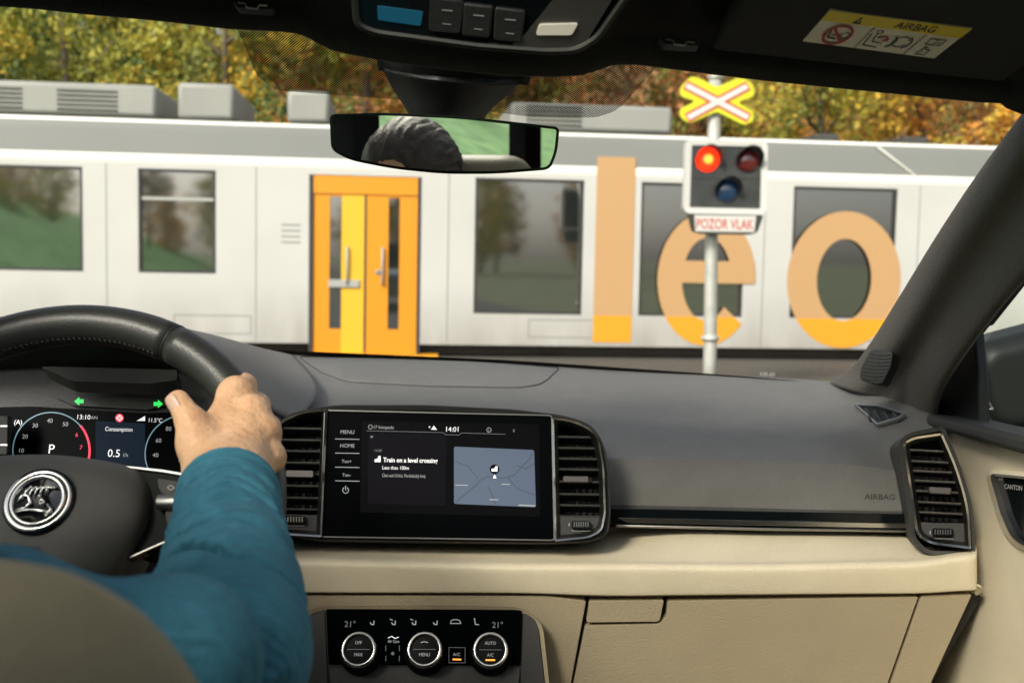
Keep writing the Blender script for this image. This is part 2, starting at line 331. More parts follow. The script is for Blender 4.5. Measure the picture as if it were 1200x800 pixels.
# hillside behind the line
rows = []
for j, (y, z) in enumerate([(24, -.1), (30, 1.2), (40, 4.5), (55, 9.5), (75, 15), (100, 19)]):
    rows.append([(x, y + 2 * math.sin(x * .11), z + .5 * math.sin(x * .17 + j)) for x in range(-90, 91, 15)])
MB().grid(loft(rows, 4, 3)[:, ::-1], g_hill).build('hillside', kind='structure')
rows = []
for j, (x, z) in enumerate([(-6.5, -.1), (-9, .9), (-13, 2.4), (-19, 4.2), (-30, 6)]):
    rows.append([(x + .5 * math.sin(y * .2), y, (z + .2 * math.sin(y * .3 + j)) * min(1, max(0, (8 - y) / 6)) - (.2 if y > 6 else 0)) for y in range(-70, 12, 6)])
MB().grid(loft(rows, 4, 2), g_bank).build('grassy_bank', kind='structure')

# ---------------------------------------------------------------- trees
def leafmat(name, col):
    m = bpy.data.materials.new(name); m.use_nodes = True; n = m.node_tree; p = n.nodes['Principled BSDF']
    p.inputs['Roughness'].default_value = .6; p.inputs['Specular IOR Level'].default_value = .25
    t = n.nodes.new('ShaderNodeTexNoise'); t.inputs['Scale'].default_value = 1.3; t.inputs['Detail'].default_value = 4; tc = n.nodes.new('ShaderNodeTexCoord'); n.links.new(tc.outputs['Object'], t.inputs[0])
    r = n.nodes.new('ShaderNodeValToRGB'); r.color_ramp.elements[0].position = .35; r.color_ramp.elements[1].position = .65
    r.color_ramp.elements[0].color = (col[0] * .75, col[1] * .85, col[2], 1); r.color_ramp.elements[1].color = (min(1, col[0] * 1.3), col[1] * 1.12, col[2], 1)
    n.links.new(t.outputs['Fac'], r.inputs[0]); n.links.new(r.outputs[0], p.inputs['Base Color'])
    tr = n.nodes.new('ShaderNodeBsdfTranslucent'); n.links.new(r.outputs[0], tr.inputs[0]); mx = n.nodes.new('ShaderNodeMixShader'); mx.inputs[0].default_value = .4
    o = n.nodes['Material Output']; n.links.new(p.outputs[0], mx.inputs[1]); n.links.new(tr.outputs[0], mx.inputs[2]); n.links.new(mx.outputs[0], o.inputs[0]); return m
LC = dict(yellow=leafmat('yellow_leaf', (.66, .50, .08)), lime=leafmat('lime_leaf', (.43, .43, .08)), olive=leafmat('olive_leaf', (.22, .25, .06)), green=leafmat('green_leaf', (.09, .16, .05)),
          orange=leafmat('orange_leaf', (.72, .36, .08)), rust=leafmat('rust_leaf', (.50, .24, .10)), brown=leafmat('brown_leaf', (.36, .25, .12)))
bark = mat('grey_bark', (.14, .11, .075), .9, bump=1, bscale=12, var=.3, vscale=5)
def leaves(rng, cen, rad, n, size):
    p = cen[rng.integers(0, len(cen), n)] + rng.normal(0, 1, (n, 3)) * rad
    a = rng.normal(0, 1, (n, 3)); a /= np.linalg.norm(a, axis=1, keepdims=True); b = rng.normal(0, 1, (n, 3)); b -= a * np.sum(a * b, 1, keepdims=True); b /= np.linalg.norm(b, axis=1, keepdims=True)
    s = size * rng.uniform(.6, 1.3, (n, 1)); a = a * s; b = b * s * .62
    return np.stack([p - a, p - b * .9, p + a, p + b], 1)
def tree(name, x, y, h, r, pal, seed, n=5200, label='', cat='tree', group=None, low=.12, z0=None, size=.072):
    rng = np.random.default_rng(seed); z = (0 if y < 26 else .12 * (y - 24) ** 1.25) if z0 is None else z0
    T = empty(name, (x, y, z), label=label, cat=cat, group=group)
    mb = MB(); lean = rng.uniform(-.4, .4, 2); pts = [np.array([x + lean[0] * t * t, y + lean[1] * t * t, z - .3 + t * h * .9]) for t in np.linspace(0, 1, 7)]
    mb.tube(pts, list(np.linspace(.16, .03, 7) * h / 7), bark, 8)
    tips = []
    for k in range(11):
        t = rng.uniform(.2, .85); a = rng.uniform(0, 6.28); L = r * rng.uniform(.5, 1.0) * (1.1 - .5 * t); b0 = pts[0] + (pts[-1] - pts[0]) * t
        d = np.array([math.cos(a), math.sin(a), rng.uniform(.3, .9)]); q = [b0 + d * L * u + np.array([0, 0, .12 * L * u * u]) + rng.normal(0, .05, 3) * (u > 0) for u in np.linspace(0, 1, 5)]
        mb.tube(q, list(np.linspace(.055, .012, 5) * h / 7), bark, 6); tips += q[2:]
    mb.build('trunk', T)
    cc = []
    while len(cc) < 120:
        q = rng.uniform(-1, 1, 3)
        if .15 < np.linalg.norm(q) < 1: cc.append([x + q[0] * r * .9, y + q[1] * r * .9, z + h * (low + (1 - low) * (q[2] * .5 + .5) * .97)])
    cc = np.array(cc + [list(t) for t in tips]); mbl = MB()
    for k, (cn, fr) in enumerate(pal):
        sel = cc[rng.random(len(cc)) < .08 + fr * .8]
        if len(sel) < 2: sel = cc[:8]
        Q = leaves(rng, sel, r * .085, int(n * fr), size); mbl.add(Q.reshape(-1, 3), np.arange(len(Q) * 4).reshape(-1, 4), LC[cn])
    mbl.build('crown', T); return T
ks = [
 ('bushy olive green tree with yellow tips, far left above the long roof box', -11.5, 22.5, 8, 2.6, [('olive', .35), ('green', .45), ('lime', .2)]),
 ('yellow green leafy tree above the gap between two roof boxes of the train', -8.6, 21.8, 8, 2.4, [('yellow', .2), ('lime', .45), ('olive', .25), ('green', .1)]),
 ('yellow green tree behind the square roof box of the train', -5.8, 22.6, 7.8, 2.5, [('yellow', .35), ('lime', .45), ('olive', .2)]),
 ('low green and orange bush beside the small roof box, left of the mirror', -4.6, 19.2, 4.6, 1.2, [('green', .4), ('olive', .25), ('orange', .15), ('yellow', .2)]),
 ('rust red tree seen through the dotted glass left of the mirror stem', -3.2, 23, 8, 2.4, [('rust', .3), ('olive', .35), ('lime', .15), ('orange', .2)]),
 ('brown and olive tree directly behind the mirror stem', -.2, 24.5, 8.5, 2.7, [('brown', .35), ('olive', .4), ('rust', .25)]),
 ('russet tree seen through the dotted glass right of the mirror stem', 2.2, 22.8, 7.4, 2.3, [('rust', .4), ('brown', .3), ('olive', .3)]),
 ('orange brown tree just left of the crossing sign', 4.3, 24.5, 7.2, 1.9, [('orange', .3), ('brown', .35), ('yellow', .35)]),
 ('dense lime yellow tree just right of the crossing sign', 6.2, 22.6, 7.0, 2.3, [('lime', .5), ('yellow', .25), ('olive', .25)]),
 ('yellow and orange thin tree with bare pale branches over the train roof', 8.6, 23.5, 7, 2.0, [('orange', .3), ('yellow', .35), ('brown', .35)]),
 ('golden orange tree nearest the windscreen pillar, far right', 11.0, 23, 6.8, 2.2, [('orange', .45), ('yellow', .4), ('brown', .15)]),
 ('tall olive tree on the hillside at far right, mostly hidden by the pillar', 14.2, 24.5, 8, 2.6, [('olive', .4), ('orange', .3), ('yellow', .3)])]
for i, (lb, x, y, h, r, pal) in enumerate(ks):
    tree('autumn_tree' if h > 5 else 'bush', x, y, h, r, pal, 10 + i, n=int(5200 * (r / 2.3) ** 2 * 2.0), label=lb, cat='tree' if h > 5 else 'bush', group='autumn trees behind the train' if h > 5 else None)
def copy_tree(o, loc, rz, sc, label, group):
    r = o.copy(); S.collection.objects.link(r); r.location = loc; r.rotation_euler = (0, 0, rz); r.scale = (sc,) * 3; r['label'] = label; r['group'] = group
    for ch in o.children:
        q = ch.copy(); S.collection.objects.link(q); q.parent = r
    return r
back = [o for o in bpy.data.objects if o.name.startswith('autumn_tree')]
rng = random.Random(4)
for i in range(11):
    x = -19 + i * 3.7 + rng.uniform(-1, 1); y = 30.5 + rng.uniform(-1.5, 2)
    copy_tree(back[(i * 5 + 7) % len(back)] if i > 4 else back[(i + 1) % 3], (x, y, .12 * (y - 24) ** 1.25 - .3), rng.uniform(0, 6), rng.uniform(1.0, 1.25),
              'autumn tree higher up the hillside, seen through gaps in the front row', 'second row of trees up the hillside')
for i in range(12):
    x = -22 + i * 4.1 + rng.uniform(-1, 1); y = -52 + rng.uniform(-5, 4)
    copy_tree(back[(i * 3) % len(back)], (x, y, -.2), rng.uniform(0, 6), rng.uniform(.8, 1.15), 'tree across the meadow, seen only reflected in the train windows', 'trees reflected in the train windows')

# ---------------------------------------------------------------- the train
T = empty('train', (0, TY, 0), TA, label='white passenger train with grey roof band and orange doors passing over the level crossing', cat='train')
tp = Pl((0, TY, 0), (s_, -c, 0))
def sz(px, py): p = tp.hit(px, py); return ((p[0]) * c + (p[1] - TY) * s_, p[2])
tm = dict(white=mat('train_white_paint', (.56, .55, .515), .32, coat=.25, var=.05, vscale=.9), grey=mat('train_grey_paint', (.235, .24, .225), .4, coat=.2, var=.05, vscale=.5), lite=mat('train_light_line', (.82, .80, .72), .3),
          glass=mat('train_window_glass', (.012, .016, .014), .04, spec=1.0, ior=2.35), rubber=mat('window_rubber', (.03, .03, .03), .6), orange=mat('train_orange_paint', (.74, .29, .012), .35, coat=.15), deep=mat('train_deep_orange', (.76, .34, .02), .35),
          yel=mat('train_yellow_paint', (.78, .46, .03), .35), film=mat('printed_window_film', (.52, .31, .14), .55), under=mat('train_underframe', (.06, .058, .05), .7, var=.3, vscale=2, bump=.3, bscale=20), box=mat('roof_box_paint', (.30, .30, .27), .5, var=.08, vscale=1),
          steel=mat('door_grab_bar', (.40, .40, .37), .3))
L0, L1 = -13.5, 19.0
def grime(m, z0, z1):        # brake dust thrown up the lower side, broken up by streaky noise
    n = m.node_tree; p = n.nodes['Principled BSDF']; src = p.inputs['Base Color'].links[0].from_socket; g = n.nodes.new('ShaderNodeNewGeometry'); s = n.nodes.new('ShaderNodeSeparateXYZ'); n.links.new(g.outputs['Position'], s.inputs[0])
    mr = n.nodes.new('ShaderNodeMapRange'); mr.inputs[1].default_value = z1; mr.inputs[2].default_value = z0; n.links.new(s.outputs['Z'], mr.inputs[0])
    mp = n.nodes.new('ShaderNodeMapping'); mp.inputs['Scale'].default_value = (2.2, 2.2, .7); n.links.new(g.outputs['Position'], mp.inputs[0]); t = n.nodes.new('ShaderNodeTexNoise'); t.inputs['Scale'].default_value = 1.6; t.inputs['Detail'].default_value = 6; n.links.new(mp.outputs[0], t.inputs['Vector'])
    mu = n.nodes.new('ShaderNodeMath'); mu.operation = 'MULTIPLY'; n.links.new(mr.outputs[0], mu.inputs[0]); n.links.new(t.outputs['Fac'], mu.inputs[1])
    x = n.nodes.new('ShaderNodeMix'); x.data_type = 'RGBA'; x.inputs[7].default_value = (.24, .21, .17, 1); n.links.new(mu.outputs[0], x.inputs[0]); n.links.new(src, x.inputs[6]); n.links.new(x.outputs[2], p.inputs['Base Color'])
zb = .5 * (sz(620, 405)[1] + sz(940, 408)[1]); zt = .5 * (sz(60, 134)[1] + sz(1100, 170)[1]); zl = .5 * (sz(60, 186)[1] + sz(1000, 216)[1])
def tbx(mb, x0, x1, y0, y1, z0, z1, m): # local train box -> world
    v = [tw(x, y, z) for z in (z0, z1) for y in (y0, y1) for x in (x0, x1)]
    return mb.add(v, [(0, 2, 3, 1), (4, 5, 7, 6), (0, 1, 5, 4), (2, 6, 7, 3), (0, 4, 6, 2), (1, 3, 7, 5)], m)
wz1, wz0 = .5 * (sz(210, 196)[1] + sz(990, 222)[1]), .5 * (sz(620, 366)[1] + sz(990, 375)[1])
wzl = sz(100, 318)[1]
wins = [(-13.0, -9.9, wzl), (sz(-190, 250)[0], sz(97, 250)[0], wzl), (sz(162, 250)[0], sz(253, 250)[0], wzl), (sz(556, 290)[0], sz(683, 290)[0], wz0), (sz(750, 290)[0], sz(872, 290)[0], wz0), (sz(928, 290)[0], sz(1049, 290)[0], wz0),
        (sz(1230, 290)[0], sz(1370, 290)[0], wz0), (sz(1410, 290)[0], sz(1550, 290)[0], wz0)]
wins = [w for w in wins if w[1] > L0]
dx0, dx1 = sz(364, 300)[0], sz(491, 300)[0]; dzt = sz(430, 206)[1]; dzb = sz(430, 414)[1]
grime(tm['white'], zb - .1, zb + .75)
# body shell as panels round every opening (windows, door), so the glass sits in real recesses
ops = sorted([(a, b, z, wz1) for a, b, z in wins] + [(dx0, dx1, dzb, dzt)]); mb = MB(); x = L0
for a, b, z0_, z1_ in ops:
    tbx(mb, x, a, 0, .06, zb, zl, tm['white']); tbx(mb, a, b, 0, .06, z1_, zl, tm['white'])
    if z0_ > zb: tbx(mb, a, b, 0, .06, zb, z0_, tm['white'])
    x = b
tbx(mb, x, L1, 0, .06, zb, zl, tm['white']); tbx(mb, L0, L1, .12, 2.8, zb, zl, tm['under']); mb.build('body', T)
mb = MB(); prof = [(0, zl), (-.004, zl + .02), (-.004, zl + .09), (0.01, zl + .11), (.012, zt - .12), (.016, zt - .045), (.03, zt - .005), (.3, zt - .004), (1.4, zt + .0), (2.7, zt - .02), (2.8, zl)]
for i in range(len(prof) - 1):
    (ya, za), (yb, zb2) = prof[i], prof[i + 1]
    mb.add([tw(L0, ya, za), tw(L1, ya, za), tw(L1, yb, zb2), tw(L0, yb, zb2)], [(0, 1, 2, 3)], tm['lite'] if i in (0, 1, 2) else tm['lite'] if i == 5 else tm['grey'])
mb.add([tw(L1, y, z) for y, z in prof], [tuple(range(len(prof)))], tm['grey']); mb.build('roof', T)
for a, b, z in wins:
    g = MB(); tbx(g, a + .002, b - .002, .045, .08, z + .002, wz1 - .002, tm['glass']); w = g.build('window', T)
    f = MB(); q = .035
    for (x0_, x1_, y0_, y1_) in ((a, b, z, z + q), (a, b, wz1 - q, wz1), (a, a + q, z + q, wz1 - q), (b - q, b, z + q, wz1 - q)): tbx(f, x0_ + .003, x1_ - .003, -.003 + .01, .044, y0_ + .003, y1_ - .003, tm['rubber'])
    if z == wzl and a > wins[0][1] + 6 - 6 and a > sz(120, 250)[0]: zz = sz(207, 233)[1]; tbx(f, a + q, b - q, .02, .044, zz - .02, zz + .02, tm['steel'])
    f.build('frame', w)
# door
D = MB(); hz = sz(430, 228)[1]; tbx(D, dx0 + .003, dx1 - .003, .012, .09, hz + .003, dzt - .003, tm['orange']); D = D.build('door_header', T)
mid = .5 * (dx0 + dx1)
for a, b, wpx in ((dx0 + .004, mid - .006, (386, 400)), (mid + .006, dx1 - .004, (455, 468))):
    w0, w1 = sz(wpx[0], 300)[0], sz(wpx[1], 300)[0]; zt_ = hz - .03; zb_ = dzb + .30
    lf = MB(); tbx(lf, a, w0, .03, .09, dzb, hz, tm['orange']); tbx(lf, w1, b, .03, .09, dzb, hz, tm['yel'] if a < mid - .1 and w1 < mid else tm['orange'])
    tbx(lf, w0, w1, .03, .09, dzb, zb_, tm['orange']); tbx(lf, w0, w1, .03, .09, zt_, hz, tm['orange']); lf = lf.build('door_leaf', T)
    g = MB(); tbx(g, w0 + .002, w1 - .002, .05, .08, zb_ + .002, zt_ - .002, tm['glass']); g.build('door_window', lf)
    h = MB(); xx = w1 + .07 if a < mid - .1 else w0 - .07; h.tube([tw(xx, .03, .9), tw(xx, -.01, .9), tw(xx, -.01, 1.35), tw(xx, .03, 1.35)], .014, tm['steel'], 8); h.build('handle', lf)
st = MB(); tbx(st, dx0 - .25, dx1 + .25, -.03, .2, dzb - .10, dzb - .004, tm['deep']); st.build('door_step', T)
q = MB(); tbx(q, mid - .012, mid + .012, .022, .030, dzb + .01, hz - .004, tm['rubber']); q.build('door_seal', T)
for a_ in (dx0, dx1): q = MB(); tbx(q, a_ - .022, a_ + .022, -.002, .012, dzb, dzt, tm['rubber']); q.build('door_edge_seal', T)
q = MB(); q.lathe(np.array(tw(mid + .16, .03, 1.05)), (s_, -c, 0), [(.035, -.004), (.035, .008), (.024, .012), (.001, .012)], tm['grey'], 20); q.build('door_button', T)
hb = MB(); zz = sz(400, 332)[1]; tbx(hb, sz(385, 300)[0], sz(421, 300)[0], .005, .028, zz - .045, zz + .045, tm['steel']); hb.build('door_plate', T)
# painted letters l, e, o
zs = sz(800, 371)[1]
def clipz(q, z, s):
    out = []
    for i in range(len(q)):
        a, b = q[i], q[(i + 1) % len(q)]; da, db = (a[1] - z) * s, (b[1] - z) * s
        if da >= 0: out.append(a)
        if da * db < 0: t = da / (da - db); out.append((a[0] + (b[0] - a[0]) * t, z))
    return out
def letter(pts_rings, nm='painted_letter', dy=0):
    mb = MB()
    for ring in pts_rings:
        for quad in [h for q_ in ring for h in (clipz(q_, zs, 1), clipz(q_, zs, -1)) if len(h) > 2]:
            zc = np.mean([q[1] for q in quad]); mb.add([tw(q[0], -.006 + dy, q[1]) for q in quad] , [tuple(range(len(quad)))], tm['film'] if zc > zs else tm['deep'])
    return mb.build(nm, T, solid=.004, offs=0)
lx0, lx1 = sz(697, 300)[0], sz(742, 300)[0]; lt, lbm = sz(720, 184)[1], sz(720, 401)[1]
zz = [lbm, zs, lt]; letter([[[(lx0, a), (lx1, a), (lx1, b), (lx0, b)] for a, b in zip(zz[:-1], zz[1:])]])
def arcring(cx, cz, rx, rz, ix, iz, a0, a1, n=60):
    out = []
    for k in range(n):
        A, B = R(a0 + (a1 - a0) * k / n), R(a0 + (a1 - a0) * (k + 1) / n)
        for u in range(4):
            p, q = u / 4, (u + 1) / 4; f = lambda t, a: (cx + (ix + (rx - ix) * t) * math.cos(a), cz + (iz + (rz - iz) * t) * math.sin(a))
            out.append([f(p, A), f(q, A), f(q, B), f(p, B)])
    return out
ex_, ez_ = sz(828, 327); erx = abs(sz(885, 327)[0] - sz(770, 327)[0]) / 2; erz = (sz(828, 249)[1] - sz(828, 405)[1]) / 2
bx = [ex_ - erx * .50 + erx * 1.47 * k / 4 for k in range(5)]; bar = [[(p, ez_ - .05), (q, ez_ - .05), (q, ez_ + .23), (p, ez_ + .23)] for p, q in zip(bx[:-1], bx[1:])]
letter([arcring(ex_, ez_, erx, erz, erx * .50, erz * .62, -3, 318)])
letter([bar], dy=-.007)
ox_, oz_ = sz(989, 328); orx = abs(sz(1055, 327)[0] - sz(922, 327)[0]) / 2; orz = (sz(988, 248)[1] - sz(988, 408)[1]) / 2
letter([arcring(ox_, oz_, orx, orz, orx * .48, orz * .60, 0, 360, 72)])
# roof equipment
for a, b, y in ((-190, 180, 99), (205, 272, 103), (335, 385, 112), (600, 792, 128), (-700, -230, 95)):
    q = MB(); zt2 = sz((a + b) / 2, y)[1] + .08; v = sz(a, 130)[0], sz(b, 130)[0]; tbx(q, v[0], v[1], .16, 2.3, zt + .03, zt2, tm['box']); bx_ = q.build('roof_box', T, bevel=.05)
    if b - a > 60:
        w_ = v[1] - v[0]
        for k in range(int(w_ / 1.1)):
            g = MB()
            for j in range(5): u0 = v[0] + .2 + k * 1.1; zz = zt + .09 + j * .055; tbx(g, u0, u0 + .7, .148, .165, zz, zz + .022, tm['under'])
            g.build('louvre', bx_)
for a in (985, 1092):
    q = MB(); v = sz(a - 14, 150)[0], sz(a + 14, 150)[0]; tbx(q, v[0], v[1], .4, 1.2, zt + .03, zt + .13, tm['under']); q.build('roof_vent', T, bevel=.02)
q = MB(); x_, z_ = sz(1026, 172); x2, z2 = sz(1078, 211); q.prism([tw(x_, -.012, z_), tw(x_ + .05, -.012, z_), tw(x2 + .02, -.012, z2), tw(x2, -.012, z2)], [tw(x_, .02, z_), tw(x_ + .05, .02, z_), tw(x2 + .02, .02, z2), tw(x2, .02, z2)], tm['lite']); q.build('roof_stripe', T)
# underframe
q = MB(); tbx(q, L0, L1, .35, 2.5, .42, zb - .004, tm['under'])
tbx(q, sz(556, 418)[0], sz(710, 418)[0], .1, .5, .18, .34, tm['box'])
for x in np.arange(-12, 18, 2.9): tbx(q, x, x + 1.6, .3, 1.2, .22, .42, tm['under'])
q.build('underframe', T)
for x in (-10.2, -7.4, 1.8, 4.6, 13.5, 16.3):
    q = MB(); p = np.array(tw(x, .62, .45)); q.lathe(p - np.array([s_, -c, 0]) * 0, (s_, -c, 0), [(.43, -.06), (.43, 0), (.40, .02), (.12, .03), (.12, .06)], tm['under'], 32); q.build('wheel', T)
q = MB()
for k in range(4): zz = sz(345, 285)[1] + k * .07; tbx(q, sz(330, 300)[0], sz(352, 300)[0], -.002, .002, zz, zz + .02, tm['grey'])
q.build('small_lettering', T)
for i, (x, y) in enumerate(((125, 0), (300, 0), (525, 0), (895, 0), (1075, 0), (-230, 0), (1390, 0))):
    q = MB(); v = sz(x, 300)[0]; tbx(q, v - .006, v + .006, -.0015, .002, zb + .01, zl - .01, tm['grey']); q.build('panel_joint', T)
for x in (30, 205, 620, 1000):
    q = MB(); v = sz(x, 390)[0]; zz = zb + .10; tbx(q, v, v + .9, -.0015, .002, zz, zz + .012, tm['grey']); tbx(q, v, v + .9, -.0015, .002, zz + .22, zz + .232, tm['grey']); tbx(q, v - .012, v, -.0015, .002, zz, zz + .232, tm['grey']); tbx(q, v + .9, v + .912, -.0015, .002, zz, zz + .232, tm['grey']); q.build('service_flap', T)

# ---------------------------------------------------------------- crossing signal
dS = 8.5; base = U(833, 400, dS); SG = empty('crossing_signal', (base[0], base[1], 0), label='railway crossing signal post with yellow edged cross and one lit red lamp', cat='signal')
gp = mat('galvanised_pole', (.50, .50, .45), .45, .3, var=.12, vscale=7); sw = mat('sign_white', (.60, .59, .55), .45); sy = mat('sign_yellow', (.60, .60, .02), .4, emit=0); sr = mat('sign_red', (.50, .06, .03), .5)
sbk = mat('signal_dark_grey', (.035, .037, .035), .45, var=.3, vscale=6); spl = Pl(base, (0, -1, 0))
top = spl.hit(838, 93); bot = spl.hit(831, 440); dirp = (bot - top); k_ = (top[2] - 0) / (top[2] - bot[2]); foot = top + dirp * k_
q = MB(); q.tube([foot, spl.hit(832, 420), spl.hit(834, 270), top], [.066, .062, .060, .058], gp, 18); q.tube([foot, foot + np.array([0, 0, .03])], .16, gp, 18); q.tube([top, top + np.array([0, 0, .03])], .068, gp, 18)
q.build('pole', SG)
q = MB()
for y in (396,): q.tube([spl.hit(832.3, y - 3), spl.hit(832.2, y + 3)], .078, gp, 18); q.tube([spl.hit(822, y, .03), spl.hit(843, y, .03)], .018, gp, 8)
q.build('pole_clamp', SG)
cp = Pl(base + np.array([0, -.10, 0]), (0, -1, 0)); cx, cy = 840, 118
out = [(797, 103), (809, 90), (818, 91), (840, 102), (862, 93), (873, 92), (883, 100), (884, 113), (865, 120), (884, 132), (882, 143), (872, 147), (840, 131), (808, 145), (797, 138), (796, 128), (815, 119), (797, 113)]
q = MB(); q.pris(cp, rr(out, 4, 3), -.02, 0, sy); q = q.build('cross_sign', SG, bevel=.003)
st = MB()
for (a, b, o) in (((806, 101), (875, 137), .002), ((808, 137), (874, 102), .0035)):
    st.line(cp, [a, b], 11.6, sr, o); st.line(cp, [a, b], 6.4, sw, o + .0030)
st.build('cross_stripe', q)
hp = Pl(base + np.array([0, -.22, 0]), (0.02, -1, 0)); ho = rr([(804, 163), (900, 165), (898, 252), (801, 250)], 9, 5); hi_ = inset(ho, 7)
q = MB(); q.ring(hp, ho, hi_, -.10, .01, sw, .005); Q = q.build('signal_board', SG, bevel=.004)
q = MB(); q.pris(hp, hi_, -.12, -.012, sbk)
for x in (850,): q.line(hp, [(x, 170), (x, 209)], 1.2, M['ink'], -.010); 
q.line(hp, [(809, 209), (893, 210)], 1.2, M['ink'], -.010)
q.build('back_panel', Q)
for nm, (x, y), lm in (('red_lamp', (829, 187), mat('lit_red_lens', (.8, .03, .01), .25, emit=1.3, ecol=(1, .03, .005))), ('red_lamp', (877, 188), mat('dark_red_lens', (.13, .012, .012), .12, coat=1)), ('blue_lamp', (852, 223), mat('blue_lens', (.012, .045, .12), .12, coat=1))):
    o, ex, ey, sc = hp.frame(x, y, off=0); r = 14.5 * sc; q = MB(); q.lathe(o - hp.n * .01, hp.n, [(0.001, .055), (r * .35, .052), (r * .7, .038), (r * .93, .015), (r, 0)][::-1], lm, 28); lo = q.build(nm, SG)
    if 'lit' in lm.name.split('_')[0]:
        q = MB(); am = mat('lit_lamp_core', (1, .3, .05), .4, emit=2.2, ecol=(1, .22, .02)); q.lathe(o - hp.n * .0 - ex * r * .0, hp.n, [(r * .40, .050), (r * .28, .056), (.001, .058)], am, 16); q.build('lamp_core', lo)
    v = []; n = 20        # visor hood: half tube over the lens
    for k in range(n + 1):
        a = R(-25 + 230 * k / n); d = ex * math.cos(a) + ey * math.sin(a)
        L = .17 * (0.35 + .65 * max(0, math.sin(a)) ** .5 if math.sin(a) > 0 else .3); v += [o + d * r * 1.04, o + d * r * 1.06 + hp.n * L]
    q = MB(); q.add(v, [(2 * k, 2 * k + 1, 2 * k + 3, 2 * k + 2) for k in range(n)], sbk, True); q.build('lamp_hood', lo, solid=.004)
tpn = rr([(807, 250), (895, 252), (888, 272), (880, 275), (822, 274), (812, 271)], 3, 3)
q = MB(); q.pris(hp, tpn, -.10, -.006, sbk); q.build('lower_housing', SG, bevel=.004)
q = MB(); q.pris(hp, [(814, 252), (886, 253), (884, 272), (815, 271)], -.006, .0, sw); q = q.build('text_plate', SG)
t = MB(); t.text('POZOR VLAK', hp, 849.5, 268.3, 12, sr, .014, 'c', .002, wide=.66, bold=.012); t.build('lettering', q)

for i, (x, y) in enumerate([(-13.5, -22), (-16.5, -31), (-11.5, -37), (-20, -14), (-15, -17), (-18.5, -25), (-13, -29), (-10, -44), (-22, -20)]):
    copy_tree(back[(i * 2 + 1) % len(back)], (x, y, .3 + 1.6 * i % 2), i * 1.7, .5 + .07 * (i % 5), 'small tree on the grassy bank, seen only reflected in the train windows', 'small trees on the grassy bank')
# ================================================================ THE CAR
CC = (-.075, .9, .0)
CAR = empty('car', CC, label='car interior seen from inside, with grey and beige dashboard, steering wheel and central touchscreen', cat='car')
def interp_fn(xs, ys):
    xs = np.array(xs, float); ys = np.array(ys, float); return lambda x: np.interp(x, xs, ys)
# --- windscreen: 1/depth is linear down the picture between the header and the base
gt_y = interp_fn([-400, -50, 270, 560, 850, 1000, 1230], [-75, -20, 8, 40, 70, 85, 112]); gt_d = interp_fn([-400, -50, 270, 560, 850, 1230], [.70, .80, .86, .88, .87, .80])
gb_y = interp_fn([-450, -100, 300, 600, 850, 1000], [400, 392, 412, 425, 442, 454]); gb_d = interp_fn([-450, -100, 300, 600, 850, 1000], [1.20, 1.36, 1.47, 1.50, 1.49, 1.38])
def glass_pt(px, py, off=0):
    t = (py - gt_y(px)) / (gb_y(px) - gt_y(px)); iv = (1 - t) / gt_d(px) + t / gb_d(px); return U(px, py, 1 / iv + off)
G = [[glass_pt(*(lambda px: (px, gt_y(px) + (gb_y(px) - gt_y(px)) * t))((-420 + 1400 * u) * (t) + (-400 + 1625 * u) * (1 - t))) for u in np.linspace(0, 1, 22)] for t in np.linspace(-.04, 1.05, 14)]
mb = MB(); mb.grid(np.array(G)[::-1, ::-1], M['screen_glass']); mb.build('windscreen', CAR)
W_ = bpy.data.objects['windscreen']
for nm, ol in (('dotted_shade_band', rr([(262, 6), (283, 45), (300, 88, 10), (322, 106, 10), (360, 109), (470, 117), (620, 137), (700, 138, 10), (726, 128, 12), (770, 78), (790, 55), (560, 20)], 4, 4)),):
    mb = MB(); patch(mb, ol, lambda x, y: glass_pt(x, y, -.006), M['fritdots'], 30); mb.build(nm, W_)
# black lower edge of the windscreen
mb = MB(); xs = list(range(230, 990, 40)); patch(mb, [(x, gb_y(x) - 3) for x in xs] + [(x, gb_y(x) + 6) for x in xs[::-1]], lambda x, y: glass_pt(x, y, -.004), M['black'], 60); mb.build('edge_seal', W_)
mb = MB(); gq = tilted(912, 438, 1.42, 0); mb.text('43R-00', gq, 890, 440, 4.5, M['print'], .05, 'l', 0); mb.build('glass_mark', W_)

# --- dashboard upper
xs = [230, 300, 360, 450, 550, 640, 700, 780, 880, 960, 1010, 1055, 1100]
fy = [402, 411, 417, 420, 424, 430, 434, 439, 444, 449, 458, 472, 490]; fd = [1.40, 1.46, 1.47, 1.48, 1.48, 1.48, 1.48, 1.47, 1.45, 1.38, 1.27, 1.18, 1.10]
def dcol(i):
    x, y0, d0 = xs[i], fy[i], fd[i]; e = (x > 940)
    base = [(y0 - 3, d0 + .06), (y0, d0)]
    ly = [455, 480, 505, 527, 533, 565, 600]; ld = [1.29, 1.18, 1.115, 1.078, 1.070, 1.060, 1.055]
    yy0 = y0; P = list(base)
    for y, d in zip(ly, ld):
        yy = y0 + (y - 418) * (600 - y0) / (600 - 418); t = (yy - y0) / (600 - y0)
        dd = d if not e else min(d, d0 - (d0 - 1.05) * t ** .6)
        P.append((yy, min(dd, d0 - .02)))
    return P
cols = [dcol(i) for i in range(len(xs))]
rows = [[U(xs[i], cols[i][j][0], cols[i][j][1]) for i in range(len(xs))] for j in range(len(cols[0]))]
def dash_d(px, py):
    i = min(max(np.searchsorted(xs, px) - 1, 0), len(xs) - 2); t = (px - xs[i]) / (xs[i + 1] - xs[i]); r = []
    for c_ in (cols[i], cols[i + 1]): yy, dd = zip(*c_); r.append(np.interp(py, yy, dd))
    return r[0] * (1 - t) + r[1] * t
